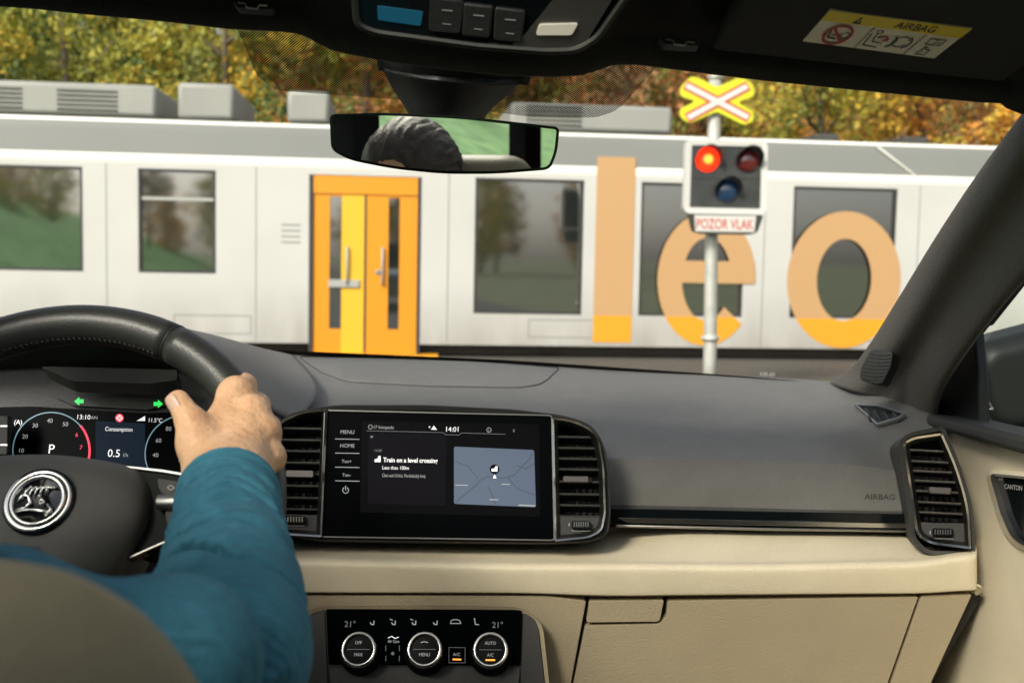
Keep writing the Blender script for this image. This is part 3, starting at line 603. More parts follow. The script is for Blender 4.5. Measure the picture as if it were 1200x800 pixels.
DG = loft(rows, 6, 5); mb = MB(); mb.grid(DG, M['dash']); DASH = mb.build('dashboard_top', CAR, solid=.01, offs=-1)
from mathutils.bvhtree import BVHTree
_a, _b = DG.shape[:2]; BV = BVHTree.FromPolygons([Vector(p) for p in DG.reshape(-1, 3)], [(i * _b + j, (i + 1) * _b + j, (i + 1) * _b + j + 1, i * _b + j + 1) for i in range(_a - 1) for j in range(_b - 1)])
def onD(off):
    def g(x, y):
        r = ray(x, y); h = BV.ray_cast(Vector(CAM), Vector(r).normalized())[0]
        p = np.array(h) if h is not None else U(x, y, dash_d(x, y)); return p - r / np.linalg.norm(r) * off * 2.2
    return g
# lid in the middle of the dash top, with a groove round it
lid = rr([(352, 418), (450, 420), (560, 424), (655, 431), (636, 449, 10), (610, 453, 8), (500, 451), (405, 446, 14), (375, 434)], 3, 4)
mb = MB(); patch(mb, lid, onD(.004), M['dash'], 25); mb.build('dash_lid', CAR, solid=.004, bevel=.001)
mb = MB(); patch(mb, inset(lid, -1.3), onD(.0012), M['black'], 25); mb.build('lid_groove', CAR)
# airbag wording
def drape(mb, txt, x, y, h, m, fn, wide=1.0, bold=.01, slope=.02):
    v, f = glyphs(txt, bold); k = h / .72; mb.add([fn(x + q[0] * k * wide, y - q[1] * k + slope * q[0] * k) for q in v], f, m)
mb = MB(); drape(mb, 'AIRBAG', 1013, 584.5, 6.5, M['emboss'], onD(.0003), 1.15); mb.build('airbag_lettering', CAR)
# triangular defrost vent
vp = tilted(1032, 487, 1.19, 30, -8); vo = rr([(1001, 475), (1030, 477), (1063, 487), (1054, 493), (1029, 500)], 2, 3)
mb = MB(); patch(mb, inset(vo, 2), onD(.002), M['black'], 30); DV = mb.build('defrost_vent', CAR)
mb = MB(); a = [onD(.003)(x, y) for x, y in vo]; b = [onD(.003)(x, y) for x, y in inset(vo, 1.8)]; n = len(a)
mb.add(a + b, [(i, (i + 1) % n, n + (i + 1) % n, n + i) for i in range(n)], M['satin']); mb.build('vent_frame', DV, solid=.004)
for k in range(4):
    x = 1016 + 11 * k; mb = MB(); mb.tube([onD(.003)(x - 1, 479.5 + k * 1.6), onD(.003)(x + 5, 495 - abs(k - 1.6) * 2.2)], .0030, M['dashdark'], 6); mb.build('vent_slat', DV)

# --- hood over the instruments
A = [(-120, 378, 1.10), (0, 371, 1.12), (90, 369, 1.13), (170, 376, 1.15), (235, 389, 1.19), (280, 401, 1.26), (312, 410, 1.38), (345, 417, 1.44)]
B = [(-120, 384, 1.0), (0, 377, 1.0), (90, 375, 1.0), (185, 384, 1.02), (250, 408, 1.06), (300, 430, 1.12), (340, 446, 1.18), (372, 452, 1.22)]
C = [(-120, 396, .92), (0, 390, .92), (90, 388, .92), (205, 397, .93), (258, 436, .96), (304, 470, 1.01), (330, 486, 1.06), (352, 492, 1.09)]
A0 = [(x, y + 3, d + .12) for x, y, d in A]
mb = MB(); mb.grid(loft([[U(*p) for p in q] for q in (A0, A, B, C)], 7, 6), M['dash']); mb.build('instrument_hood', CAR, solid=.006, offs=-1)
C2 = [(x, y + 3, d + .003) for x, y, d in C]; D2 = [(-120, 440, .98), (0, 432, .98), (90, 430, .98), (212, 436, .98), (245, 470, 1.0), (285, 500, 1.02), (320, 520, 1.05), (345, 540, 1.08)]
mb = MB(); mb.grid(loft([[U(*p) for p in q] for q in (C2, D2)], 4, 6), M['black']); mb.build('hood_lining', CAR, solid=.004)
cp2 = tilted(110, 520, .965, 12)
mb = MB(); mb.pris(cp2, [(-140, 395), (205, 395), (250, 430), (285, 480), (296, 640), (296, 800), (-140, 800)], -.05, -.012, M['black']); CL = mb.build('instrument_housing', CAR)
mb = MB(); lp = tilted(130, 438, .945, 40); mb.pris(lp, rr([(48, 429), (208, 433), (207, 445), (175, 449), (84, 446)], 3, 3), -.02, 0, M['dashdark']); mb.build('housing_ledge', CL, bevel=.002)
mb = MB(); mb.pris(cp2, rr([(58, 462), (203, 467), (192, 475), (172, 480), (86, 475)], 3, 3), -.012, -.004, M['dashdark']); q = mb.build('indicator_strip', CL, bevel=.001)
for x, y, sgn in ((93, 470, -1), (185, 473, 1)): mb = MB(); mb.poly(cp2, [(x + sgn * a, y + b) for a, b in [(6, 0), (0, -5), (0, -2.3), (-5, -2.3), (-5, 2.3), (0, 2.3), (0, 5)]][::sgn], M['green'], -.0032); mb.build('indicator_arrow', q)
# digital cluster
co = rr([(-60, 478), (40, 476), (86, 479), (172, 484), (212, 482), (232, 560), (232, 640), (-60, 640)], 4, 3)
mb = MB(); mb.pris(cp2, co, -.012, 0, M['glass_black']); CS = mb.build('instrument_display', CAR)
mb = MB(); mb.poly(cp2, [(112, 493), (170, 496), (170, 548), (112, 546)], M['clus'], .0003)
def arcpx(cx, cy, rx, ry, a0, a1, n=24): return [(cx + rx * math.cos(R(a)), cy - ry * math.sin(R(a)) + .03 * (0)) for a in np.linspace(a0, a1, n)]
mb.line(cp2, arcpx(60, 528, 45, 45, 190, 40), 1.3, M['arc']); mb.line(cp2, arcpx(61, 528, 44, 45, 40, -30), 2.6, M['redlit'])
mb.line(cp2, arcpx(218, 532, 48, 46, 215, 80), 1.3, M['arc'])
T_ = lambda t, x, y, h, m='dimwhite', al='c', **k: mb.text(t, cp2, x, y, h, M[m], .03, al, .0006, **k)
T_('P', 60, 531, 11, 'white'); T_('0.5', 133, 535, 9, 'white'); T_('l/h', 147, 535, 4.5); T_('Consumption', 139, 505, 5, 'white', wide=.85); T_('13:10', 98, 491, 5.5, 'white'); T_('AN', 110, 491, 4)
T_('11.5°C', 182, 494.5, 4.8, 'white', wide=.9); T_('0', 213, 535, 12, 'white'); T_('km/h', 213, 541, 3)
for t, a in (('10', 180), ('20', 152), ('30', 123), ('40', 93), ('50', 62)):
    T_(t, 60 + 35 * math.cos(R(a)), 530 - 35 * math.sin(R(a)), 5, 'dimwhite')
for t, a in (('6', 32), ('7', 6)): T_(t, 60 + 35 * math.cos(R(a)), 530 - 35 * math.sin(R(a)), 5, 'redlit')
for t, a in (('40', 182), ('60', 154), ('80', 125)): T_(t, 218 + 36 * math.cos(R(a)), 534 - 36 * math.sin(R(a)), 5, 'dimwhite')
mb.poly(cp2, ell(140, 489.5, 5, 5, 16)[::-1], M['redlit'], .0006); mb.poly(cp2, ell(140, 489.5, 3.5, 3.5, 16)[::-1], M['white'], .0010); mb.line(cp2, [(137.5, 487), (142.5, 492)], 1, M['redlit'], .0014); mb.line(cp2, [(142.5, 487), (137.5, 492)], 1, M['redlit'], .0014)
mb.poly(cp2, [(160, 493), (170, 487), (170, 493)][::-1], M['white']); T_('(A)', 21, 497, 5.5, 'white'); mb.build('display_graphics', CS)
mb = MB(); lq = tilted(0, 505, .93, 5, 15); mb.pris(lq, rr([(-60, 486), (10, 487), (9, 533), (-60, 533)], 2, 2), -.02, 0, M['dashdark']); q = mb.build('light_switch_panel', CAR, bevel=.002)
mb = MB()
for y in (499, 521): mb.line(lq, [(1, y), (8, y)], 2, M['white'])
mb.build('switch_marks', q)

# --- central screen between two vents
SP = tilted(513, 556, 1.0, 14)
sur = rr([(322, 500, 30), (338, 484, 16), (385, 474, 40), (500, 474), (600, 479), (662, 486, 26), (697, 498, 22), (712, 530, 20), (716, 600), (713, 626), (690, 634), (640, 636), (375, 633), (318, 624)], 8, 6)
mb = MB(); mb.ring(SP, sur, inset(sur, 7), -.11, -.006, M['dashdark'], -.009); mb.pris(SP, inset(sur, 6), -.11, -.055, M['black']); mb.build('screen_surround', CAR, bevel=.004)
so_ = rr([(381, 481), (646, 487), (649, 632), (376, 628)], 3, 3)
mb = MB(); mb.pris(SP, so_, -.03, 0.0, M['glass_black']); TS = mb.build('touchscreen', CAR, bevel=.0012)
mb = MB(); mb.ring(SP, inset(so_, -1.3), inset(so_, .2), -.02, -.0006, M['darkmetal']); mb.build('screen_edge', TS)
mb = MB()
mb.poly(SP, [(424, 493), (632, 497), (633, 605), (422, 600)][::-1], M['panel'], .0004)
mb.poly(SP, rr([(432, 507), (523, 509), (522, 592), (431, 590)], 2, 2)[::-1], M['card'], .0006)
mb.poly(SP, rr([(532, 523), (626, 527), (628, 594), (532, 590)], 2.5, 3)[::-1], M['map'], .0006)
Ts = lambda t, x, y, h, m='dimwhite', al='l', **k: mb.text(t, SP, x, y, h, M[m], .017, al, .0010, **k)
Ts('MENU', 407, 508, 4.4, 'dimwhite', 'c'); Ts('HOME', 407, 524, 4.4, 'dimwhite', 'c'); Ts('Ton+', 406, 542, 3.8, 'dimwhite', 'c'); Ts('Ton-', 406, 558, 3.8, 'dimwhite', 'c')
for y in (514, 530.5, 547, 563): mb.line(SP, [(393, y), (421, y + .5)], .8, M['dimwhite'])
mb.line(SP, arcpx(405, 574, 3.4, 3.6, 125, 415, 14), .8, M['dimwhite']); mb.line(SP, [(405, 569), (405, 574)], .9, M['dimwhite'])
Ts('17 listopadu', 438, 502, 4, 'dimwhite', wide=.9); mb.line(SP, arcpx(434, 500, 2.4, 2.4, 0, 360, 12), .6, M['dimwhite'])
mb.line(SP, [(430, 504.5), (519, 506.5), (522, 509), (538, 509.5), (541, 507), (592, 508.5)], .5, M['faint']); Ts('14:01', 530, 505.5, 6, 'white', 'c', wide=.95)
mb.poly(SP, [(505, 503), (512, 503.4), (508.5, 498.4)][::-1], M['white']); Ts('+', 502, 502, 4, 'white'); mb.line(SP, arcpx(573, 503.5, 2.6, 2.6, 0, 360, 12), .6, M['dimwhite']); Ts('i', 572.4, 505.5, 3.2, 'dimwhite'); Ts('8', 601, 506, 3.6, 'faint')
Ts('=', 434, 514, 5, 'dimwhite', wide=.9); Ts('14:00', 439, 529, 3, 'faint')
mb.poly(SP, [(439, 541), (446, 541.2), (446, 534), (443.5, 534), (442.5, 537), (439, 538)][::-1], M['white'])
Ts('Train on a level crossing', 449, 541, 5.4, 'white', wide=.86, bold=.018); Ts('Less than 100m', 448, 549.5, 4.2, 'white', wide=.86); Ts('Ústí nad Orlicí, Pardubický kraj', 448, 558.5, 4.0, 'dimwhite', wide=.72)
for L in ([(534, 588), (548, 576), (556, 570), (563, 562), (572, 558), (590, 560), (602, 557), (610, 548), (620, 538), (625, 530)], [(572, 570), (577, 580), (580, 590)], [(606, 545), (616, 549), (626, 543)], [(533, 540), (548, 546), (560, 560)], [(596, 560), (606, 572), (627, 580)]): mb.line(SP, L, .8, M['mapline'], .0010)
for x, y, w in ((534, 568, 14), (588, 567, 9), (574, 585, 10)): mb.line(SP, [(x, y), (x + w, y + .3)], 1.1, M['dimwhite'], .0011)
mb.poly(SP, ell(579.5, 549.5, 5.6, 5.6, 18)[::-1], M['glass_black'], .0013); mb.poly(SP, [(576, 552), (583, 552.2), (583, 546), (580.5, 546), (579.5, 548.5), (576, 549)][::-1], M['white'], .0016); mb.poly(SP, [(577.5, 560), (582, 560), (579.6, 555.5)][::-1], M['white'], .0013)
mb.line(SP, [(608, 591.5), (627, 592.3)], 1.4, M['dimwhite'], .0010)
mb.build('screen_graphics', TS)
mb = MB(); mb.pris(SP, rr([(392, 496, 1), (422, 496.5), (421, 586), (391, 585)], 2, 2), -.001, .0005, M['glass_black']); mb.build('touch_keys', TS)

def xspan(poly, y):
    xs_ = []; n = len(poly)
    for i in range(n):
        a, b = poly[i], poly[(i + 1) % n]
        if (a[1] - y) * (b[1] - y) < 0: xs_.append(a[0] + (b[0] - a[0]) * (y - a[1]) / (b[1] - a[1]))
    return (min(xs_), max(xs_)) if len(xs_) > 1 else None
def vent(pl, outer, w, ys, ysplit, knob, name='air_vent', slope=.016, wheel=None, fr='chrome'):
    inn = inset(outer, w); in2 = inset(outer, w + 4.5)
    mb = MB(); mb.pris(pl, inset(outer, 1), -.075, -.050, M['black']); V = mb.build(name, CAR)
    mb = MB(); mb.ring(pl, outer, inn, -.02, .004, M[fr], .002); mb.build('vent_frame', V, bevel=.0008, auto=1)
    mb = MB(); mb.ring(pl, inset(outer, w - .3), in2, -.05, .001, M['darkmetal'], -.006); mb.build('vent_bezel', V, auto=1)
    for y in ys:
        s = xspan(in2, y)
        if not s: continue
        mb = MB(); (a, b) = s; a -= 1; b += 1; dy = slope * (b - a) / 2
        f0, f1 = pl.hit(a, y - dy, -.008), pl.hit(b, y + dy, -.008); g0, g1 = f0 - pl.n * .026 - np.array([0, 0, .004]), f1 - pl.n * .026 - np.array([0, 0, .004]); t = np.array([0, 0, .0011])
        mb.prism([f0 + t, f1 + t, f1 - t, f0 - t], [g0 + t, g1 + t, g1 - t, g0 - t], M['darkmetal' if 0 else 'dashdark'])
        e = pl.n * .0006; mb.prism([f0 + t * 1.05 + e, f1 + t * 1.05 + e, f1 - t * .2 + e, f0 - t * .2 + e], [f0 + t * 1.05 - e, f1 + t * 1.05 - e, f1 - t * .2 - e, f0 - t * .2 - e], M['satin']); mb.build('slat', V)
    x0_, x1_ = xspan(in2, (ys[0] + ys[-1]) / 2)
    for k in range(1, 6):
        x = x0_ + (x1_ - x0_) * k / 6; mb = MB(); s = [(x - .5, ys[0] - 6), (x + .5, ys[0] - 6), (x + .5, ysplit), (x - .5, ysplit)]; mb.pris(pl, s, -.048, -.040, M['dashdark']); mb.build('rear_slat', V)
    sp = xspan(in2, ysplit); sb = [(sp[0] - 1, ysplit - 1), (sp[1] + 1, ysplit)] + [(x, y) for x, y in in2 if y > ysplit + 2]
    cx_ = np.mean([p[0] for p in sb]); cy_ = np.mean([p[1] for p in sb]); sb = sorted(sb, key=lambda p: math.atan2(p[1] - cy_, p[0] - cx_))
    mb = MB(); mb.pris(pl, sb, -.045, -.007, M['dashdark']); mb.build('lower_plate', V, bevel=.001, auto=1)
    mb = MB(); x, y, hw = knob; mb.pris(pl, rr([(x - hw, y - 4), (x + hw, y - 4 + hw * slope * 2), (x + hw, y + 4 + hw * slope * 2), (x - hw, y + 4)], 2, 3), -.02, .004, M['slider']); mb.build('vent_slider', V, bevel=.0012)
    if wheel:
        x, y, hw = wheel; mb = MB(); mb.pris(pl, rr([(x - hw, y - 4.5), (x + hw, y - 4), (x + hw, y + 5), (x - hw, y + 4.5)], 2, 3), -.012, .000, M['gloss']); 
        for k in range(7): xx = x - hw + 3 + (2 * hw - 6) * k / 6; mb.pris(pl, [(xx - .7, y - 3), (xx + .7, y - 3), (xx + .7, y + 3), (xx - .7, y + 3)], -.002, .0012, M['darkmetal'])
        mb.line(pl, [(x - hw - 3, y - 1), (x - hw - 3, y + 2)], 1.2, M['print'], -.0055); mb.line(pl, [(x - hw, y + 7.5), (x + hw, y + 8)], .8, M['print'], -.0055); mb.build('flow_wheel', V)
    return V
ysl = [502, 515.5, 528.5, 542, 555.5, 569, 583, 596.5]
vent(SP, rr([(318, 500, 20), (350, 482, 26), (384, 479, 1), (377, 629, 1), (314, 625, 2)], 3, 7), 2.2, ysl, 603, (351, 554.5, 16), wheel=(344, 608, 13))
vent(SP, rr([(647, 489, 1), (672, 492, 22), (700, 506, 24), (708, 545, 10), (710, 600), (706, 622, 8), (690, 630, 6), (650, 634, 1)], 3, 7), 2.2, [512, 525, 537.5, 550, 564.5, 579, 592, 605], 606, (675, 561, 15), wheel=(681, 614, 11))
VP = tilted(1098, 575, .99, 8, -14)
vent(VP, rr([(1058, 519, 5), (1070, 512, 10), (1104, 507, 3), (1121, 545, 40), (1136, 595, 30), (1138, 643, 3), (1090, 637, 14), (1074, 627, 10), (1069, 590)], 3, 6), 2.6, [528, 541, 552.5, 564, 576, 589, 601, 614], 613, (1102, 574, 13), slope=.05, wheel=(1105, 623, 12))
mb = MB(); sv = (rr([(1052, 518, 8), (1066, 506, 12), (1106, 499, 6), (1126, 545, 40), (1141, 596, 20), (1143, 650, 3), (1085, 650, 12), (1068, 632, 10), (1063, 590)], 3, 6)); mb.ring(VP, sv, inset(sv, 5), -.12, -.006, M['dashdark'], -.008); mb.pris(VP, inset(sv, 4.5), -.12, -.055, M['black']); mb.build('side_vent_surround', CAR, bevel=.004)

# --- gloss strip with chrome line under the passenger side of the dash
STP = tilted(890, 610, 1.035, 0, 0)
mb = MB(); mb.pris(STP, rr([(711, 595, 1), (900, 599), (1066, 602, 1), (1068, 624, 4), (900, 622), (722, 617, 6), (711, 612, 4)], 2, 4), -.03, .0, M['gloss']); q = mb.build('dash_trim_strip', CAR, bevel=.002)
mb = MB(); mb.pris(STP, rr([(724, 606.5, 1), (900, 610), (1062, 613.5, 1), (1062, 618.5, 1), (900, 615.5), (735, 612, 4)], 1, 3), -.004, .004, M['chrome']); mb.build('chrome_line', q, bevel=.0015)
mb = MB(); mb.pris(STP, [(722, 614.5), (900, 618.5), (1066, 621), (1066, 623.5), (900, 621.5), (722, 617.5)], -.004, .003, M['satin']); mb.build('chrome_line', q, bevel=.0008)

# --- beige ledge
xs2 = [290, 352, 450, 600, 712, 800, 900, 1000, 1075, 1118, 1143]
def led(x):
    tp_ = float(np.interp(x, [290, 712, 730, 1060, 1143], [626, 626, 612, 616, 636])); lip = float(np.interp(x, [290, 352, 600, 900, 1075, 1143], [657, 656, 661, 662, 658, 648])); bot_ = float(np.interp(x, [290, 640, 700, 1075, 1143], [694, 695, 698, 695, 691]))
    e = float(np.interp(x, [1075, 1143], [0, .02])); return [(tp_ - 8, 1.075), (tp_, 1.065), (tp_ + (lip - tp_) * .35, 1.035), (lip - 6, .992), (lip - 2, .980), (lip + 2, .974), (lip + 9, .972), (bot_ - 3, .976), (bot_ - .8, .979), (bot_ + .6, .990), (bot_ + .8, 1.01)]
rows = [[U(x, led(x)[j][0], led(x)[j][1]) for x in xs2] for j in range(11)]
e = [U(1146, 640 + 0, 1.08), *[U(1144, led(1143)[j][0], led(1143)[j][1] + .012) for j in range(1, 11)]]
e[9] = e[8] + fw * .004; e[10] = e[8] + fw * .008
rows = [r + [e[j]] for j, r in enumerate(rows)]
mb = MB(); mb.grid(loft(rows, 5, 4), M['beige']); mb.build('beige_ledge', CAR, solid=.006, offs=-1)

# --- lower fascia, glovebox
LP_ = tilted(700, 740, .985, -6)
mb = MB(); mb.pris(LP_, [(280, 690), (690, 690), (1143, 690), (1150, 700), (1085, 810), (1050, 1000), (280, 1000)], -.14, -.016, M['black']); mb.build('dash_core', CAR)
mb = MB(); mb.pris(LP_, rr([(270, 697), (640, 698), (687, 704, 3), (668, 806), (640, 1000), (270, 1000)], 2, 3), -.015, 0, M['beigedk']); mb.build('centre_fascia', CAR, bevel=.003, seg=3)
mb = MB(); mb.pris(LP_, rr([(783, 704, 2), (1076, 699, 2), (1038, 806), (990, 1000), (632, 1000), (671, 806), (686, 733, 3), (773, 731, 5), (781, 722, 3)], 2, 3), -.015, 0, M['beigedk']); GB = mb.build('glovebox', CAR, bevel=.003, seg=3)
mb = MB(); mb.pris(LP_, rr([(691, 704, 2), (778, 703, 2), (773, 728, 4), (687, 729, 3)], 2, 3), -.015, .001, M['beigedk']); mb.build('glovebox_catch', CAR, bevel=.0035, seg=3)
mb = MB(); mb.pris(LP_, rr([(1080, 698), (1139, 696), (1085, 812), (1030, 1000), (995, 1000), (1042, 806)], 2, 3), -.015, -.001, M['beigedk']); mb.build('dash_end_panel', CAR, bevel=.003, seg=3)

# --- climate unit
CPL = tilted(498, 750, .965, 14)
bo = rr([(352, 720, 12), (372, 710, 22), (500, 709), (612, 711, 34), (636, 728, 22), (644, 800), (648, 1000), (330, 1000), (346, 800)], 4, 7)
mb = MB(); mb.pris(CPL, bo, -.03, .001, M['black']); CU = mb.build('climate_panel', CAR, bevel=.002)
mb = MB(); mb.ring(CPL, inset(bo, .3), inset(bo, 5), -.004, .005, M['beigedk'], .002); mb.build('panel_rim', CU, auto=1)
mb = MB(); mb.pris(CPL, rr([(357, 726, 8), (380, 713, 2), (384, 800), (386, 1000), (345, 1000), (352, 800)], 2, 3), -.01, .003, M['dashdark']); mb.build('side_cheek', CU, bevel=.002); mb = MB(); mb.pris(CPL, rr([(614, 713, 2), (630, 728, 12), (638, 800), (640, 1000), (606, 1000), (610, 800)], 2, 3), -.01, .003, M['dashdark']); mb.build('side_cheek', CU, bevel=.002)
mb = MB(); mb.pris(CPL, rr([(382, 713), (612, 714), (610, 779), (385, 778)], 2, 2), -.01, .004, M['glass_black']); mb.build('control_glass', CU, bevel=.001)
mb = MB(); bpl = tilted(498, 790, .955, 38); mb.pris(bpl, rr([(385, 780, 3), (610, 781, 3), (604, 840), (392, 840)], 3, 3), -.02, 0, M['dashdark']); mb.build('lower_shelf', CU, bevel=.003)
mb = MB(); Tc = lambda t, x, y, h, m='dimwhite', al='c', **k: mb.text(t, CPL, x, y, h, M[m], .012, al, .0052, **k)
Tc('21°', 410, 734, 7, 'faint'); Tc('21°', 583, 735, 7, 'faint')
for x in (436, 461, 485, 510, 558):
    mb.line(CPL, [(x - 2, 729), (x - 1, 731), (x + 2, 731.3), (x + 2.3, 727)] if x not in (558,) else [(x - 2, 724), (x - 1, 731), (x + 3, 731.5)], 1.1, M['dimwhite'], .0052)
    if x in (461, 485): mb.line(CPL, [(x - 4, 725), (x - 1, 726)], .9, M['dimwhite'], .0052)
mb.line(CPL, [(528, 730), (528.5, 727), (531, 725.5), (536, 725.5), (539, 727), (540, 730), (528, 730)], .9, M['dimwhite'], .0052)
Tc('Air Care', 461, 752.5, 3.4, 'dimwhite', wide=.8, bold=.01); mb.line(CPL, [(455, 747), (459, 745), (463, 747.5), (467, 746)], .9, M['white'], .0052)
for x in (452, 468): mb.line(CPL, [(x, 756), (x, 762)], .7, M['faint'], .0052); mb.line(CPL, [(x, 768), (x, 774)], .7, M['faint'], .0052)
Tc('*', 460, 770, 7, 'dimwhite'); Tc('A/C', 535, 768, 3.8, 'dimwhite'); mb.line(CPL, [(531, 772), (540, 772.2)], 1.8, M['amber'], .0054); mb.line(CPL, [(526, 758), (545, 758.3), (545, 776), (526, 776), (526, 758)], .5, M['faint'], .0052)
mb.build('control_symbols', CU)
for i, (x, y, a, b, amb) in enumerate(((423, 762.5, 'OFF', 'MAX', 0), (499, 762.5, '', 'MENU', 0), (575, 763, 'AUTO', 'A/C', 1))):
    o, ex, ey, sc = CPL.frame(x, y, off=.004); ax = CPL.n * math.cos(R(12)) + ey * math.sin(R(12)); r = 19.5 * sc; mb = MB(); s0 = o - ey * .002
    mb.lathe(s0 - ax * .002, ax, [(r * 1.30, 0), (r * 1.28, .003), (r * 1.08, .006), (r * 1.06, .019), (r * 1.0, .021), (r * .98, .0211), (.001, .0211)], M['knob'], 40); KN = mb.build('rotary_knob', CU)
    mb = MB(); mb.lathe(s0 + ax * .0185, ax, [(r * 1.07, 0), (r * 1.04, .003), (r * .97, .0045), (r * .87, .0045), (r * .84, .002), (r * .84, 0)], M['chrome'], 48, caps=False); mb.build('knob_ring', KN)
    mb = MB(); kp = Pl(s0 + ax * .0215, ax); c0 = s0 + ax * .0215 - CAM; cpx, cpy = 600 + F * (c0 @ rt) / (c0 @ fw), 400 - F * (c0 @ up) / (c0 @ fw)
    if a: mb.text(a, kp, cpx, cpy - 6, 4, M['dimwhite'], .012, 'c', .0003, wide=.85)
    else: mb.line(kp, [(cpx - 4, cpy - 8), (cpx, cpy - 9), (cpx + 4, cpy - 8)], 1, M['dimwhite'], .0003)
    mb.text(b, kp, cpx, cpy + 8, 4, M['dimwhite'], .012, 'c', .0003, wide=.85); mb.line(kp, [(cpx - 13, cpy), (cpx + 13, cpy)], .5, M['faint'], .0003)
    if amb: mb.line(kp, [(cpx - 5, cpy + 12), (cpx + 5, cpy + 12)], 2.0, M['amber'], .0003)
    mb.build('knob_marks', KN)

# --- A pillar
e1 = [(1275, 30, .76), (1245, 75, .79), (1203, 128, .84), (1150, 199, .93), (1100, 274, 1.02), (1060, 339, 1.12), (1022, 400, 1.22), (996, 434, 1.31), (972, 449, 1.37)]
e2 = [(1330, 60, .73), (1290, 115, .75), (1237, 182, .80), (1185, 256, .88), (1136, 326, .97), (1100, 382, 1.06), (1070, 428, 1.14), (1052, 455, 1.19), (1040, 472, 1.22)]
e3 = [(1380, 110, .71), (1330, 160, .73), (1275, 228, .77), (1220, 298, .84), (1170, 356, .92), (1132, 405, 1.0), (1104, 448, 1.07), (1094, 476, 1.11), (1092, 494, 1.13)]
mid1 = [((a[0] * .6 + b[0] * .4) , (a[1] * .6 + b[1] * .4), min(a[2], b[2]) * .55 + max(a[2], b[2]) * .45 - .028) for a, b in zip(e1, e2)]
e0 = [(a[0] + 1, a[1] + 4, a[2] + .05) for a in e1]; e4 = [(a[0] + 6, a[1] + 2, a[2] + .06) for a in e3]
mb = MB(); mb.grid(loft([[U(*p) for p in q] for q in zip(e0, e1, mid1, e2, e3, e4)], 6, 5)[:, ::-1], M['pillar']); AP = mb.build('windscreen_pillar', CAR, solid=.01, offs=1)
def apd(x, y):
    pts = [(p, 0) for p in e1] + [(p, 0) for p in mid1] + [(p, 0) for p in e2] + [(p, 0) for p in e3]
    w = [1 / ((p[0] - x) ** 2 + (p[1] - y) ** 2 + 30) ** 1.5 for p, _ in pts]; return sum(w_ * p[2] for w_, (p, _) in zip(w, pts)) / sum(w)
go = rr([(1021, 409, 6), (1047, 411, 6), (1044, 430), (1033, 452, 6), (1007, 445, 6), (1009, 430)], 5, 4)
gpl = Pl(np.array(U(1027, 431, 1.13)), -fw * .8 - rt * .55 + up * .12)
mb = MB(); mb.pris(gpl, go, -.02, .010, M['black']); GR = mb.build('tweeter_grille', AP, bevel=.001)
mb = MB()
for k in range(9):
    y = 413.5 + k * 4.1; s = xspan(inset(go, 2.5), y)
    if s: mb.line(gpl, [(s[0] + (s[1] - s[0]) * t, y + 1.5 * math.sin(t * 3.14) + t * 1.2) for t in (0, .25, .5, .75, 1)], 1.3, M['dashdark'], .0112)
mb.build('grille_ribs', GR)

# --- passenger door
XD = .545
DP = Pl((XD, 1, 1), (-1, -.04, 0.06)); DW = Pl((XD + .03, 1, 1), (-1, -.04, .03))
mb = MB(); mb.pris(DP, [(1060, 480), (1200, 520), (1500, 612), (1900, 720), (1900, 2000), (1000, 2000), (1040, 800)], -.06, 0, M['beige']); PD = mb.build('passenger_door', CAR)
mb = MB(); mb.pris(DP, [(1084, 484), (1140, 497), (1200, 511), (1340, 548), (1900, 690), (1900, 745), (1340, 577), (1200, 533), (1103, 505), (1084, 500)], -.05, .022, M['dashdark']); mb.build('door_sill_trim', PD, bevel=.006, seg=3)
mb = MB(); mb.ring(DW, [(1060, 490), (1085, 430), (1120, 380), (1190, 290), (1290, 170), (1420, 40), (2300, -100), (2300, 820), (1340, 560), (1200, 519)], [(1086, 490), (1102, 440), (1138, 397), (1200, 318), (1300, 205), (1430, 90), (2100, 0), (2100, 700), (1340, 550), (1200, 512)], -.012, -.002, M['black']); mb.build('window_frame', PD)
mb = MB(); mb.pris(DW, [(1086, 490), (1100, 438), (1141, 388), (1146, 440), (1148, 502), (1100, 495)], -.008, .006, M['black']); mb.build('quarter_panel', PD, bevel=.003)
mb = MB(); mb.pris(DW, [(1137, 376), (1196, 300), (1300, 178), (1306, 184), (1205, 301), (1143, 381)], -.01, .012, M['darkmetal']); mb.build('window_channel', PD, bevel=.002)
mb = MB(); mb.pris(DW, [(1144, 504), (1141, 392), (1200, 314), (1300, 200), (1430, 85), (2200, -20), (2200, 760), (1340, 560), (1200, 520)], -.034, -.030, M['side_glass']); mb.build('door_glass', PD)
ro = rr([(1159, 554, 8), (1200, 558), (1290, 572, 14), (1295, 664, 20), (1225, 650), (1186, 633, 16), (1172, 600)], 6, 6)
mb = MB(); mb.ring(DP, inset(ro, -5), inset(ro, .5), -.01, .004, M['beige'], .008); mb.ring(DP, ro, inset(ro, 3), -.005, .010, M['satin'], .006); mb.build('handle_surround', PD, auto=1)
mb = MB(); mb.pris(DP, inset(ro, 2.5), -.01, .003, M['gloss']); q = mb.build('handle_recess', PD)
mb = MB(); mb.text('CANTON', DP, 1177, 572, 5.5, M['print'], .12, 'l', .0045, wide=.62, bold=.02); mb.build('speaker_lettering', q)
def armf(P): return rbox(P, (XD - .035, .98, .735), (.045, .36, .035), .03)
v, f = surfnet(armf, (XD - .1, .55, .68), (XD + .03, 1.4, .79), .008); mb = MB(); mb.add(v, f, M['beige'], True); mb.build('door_armrest', PD)

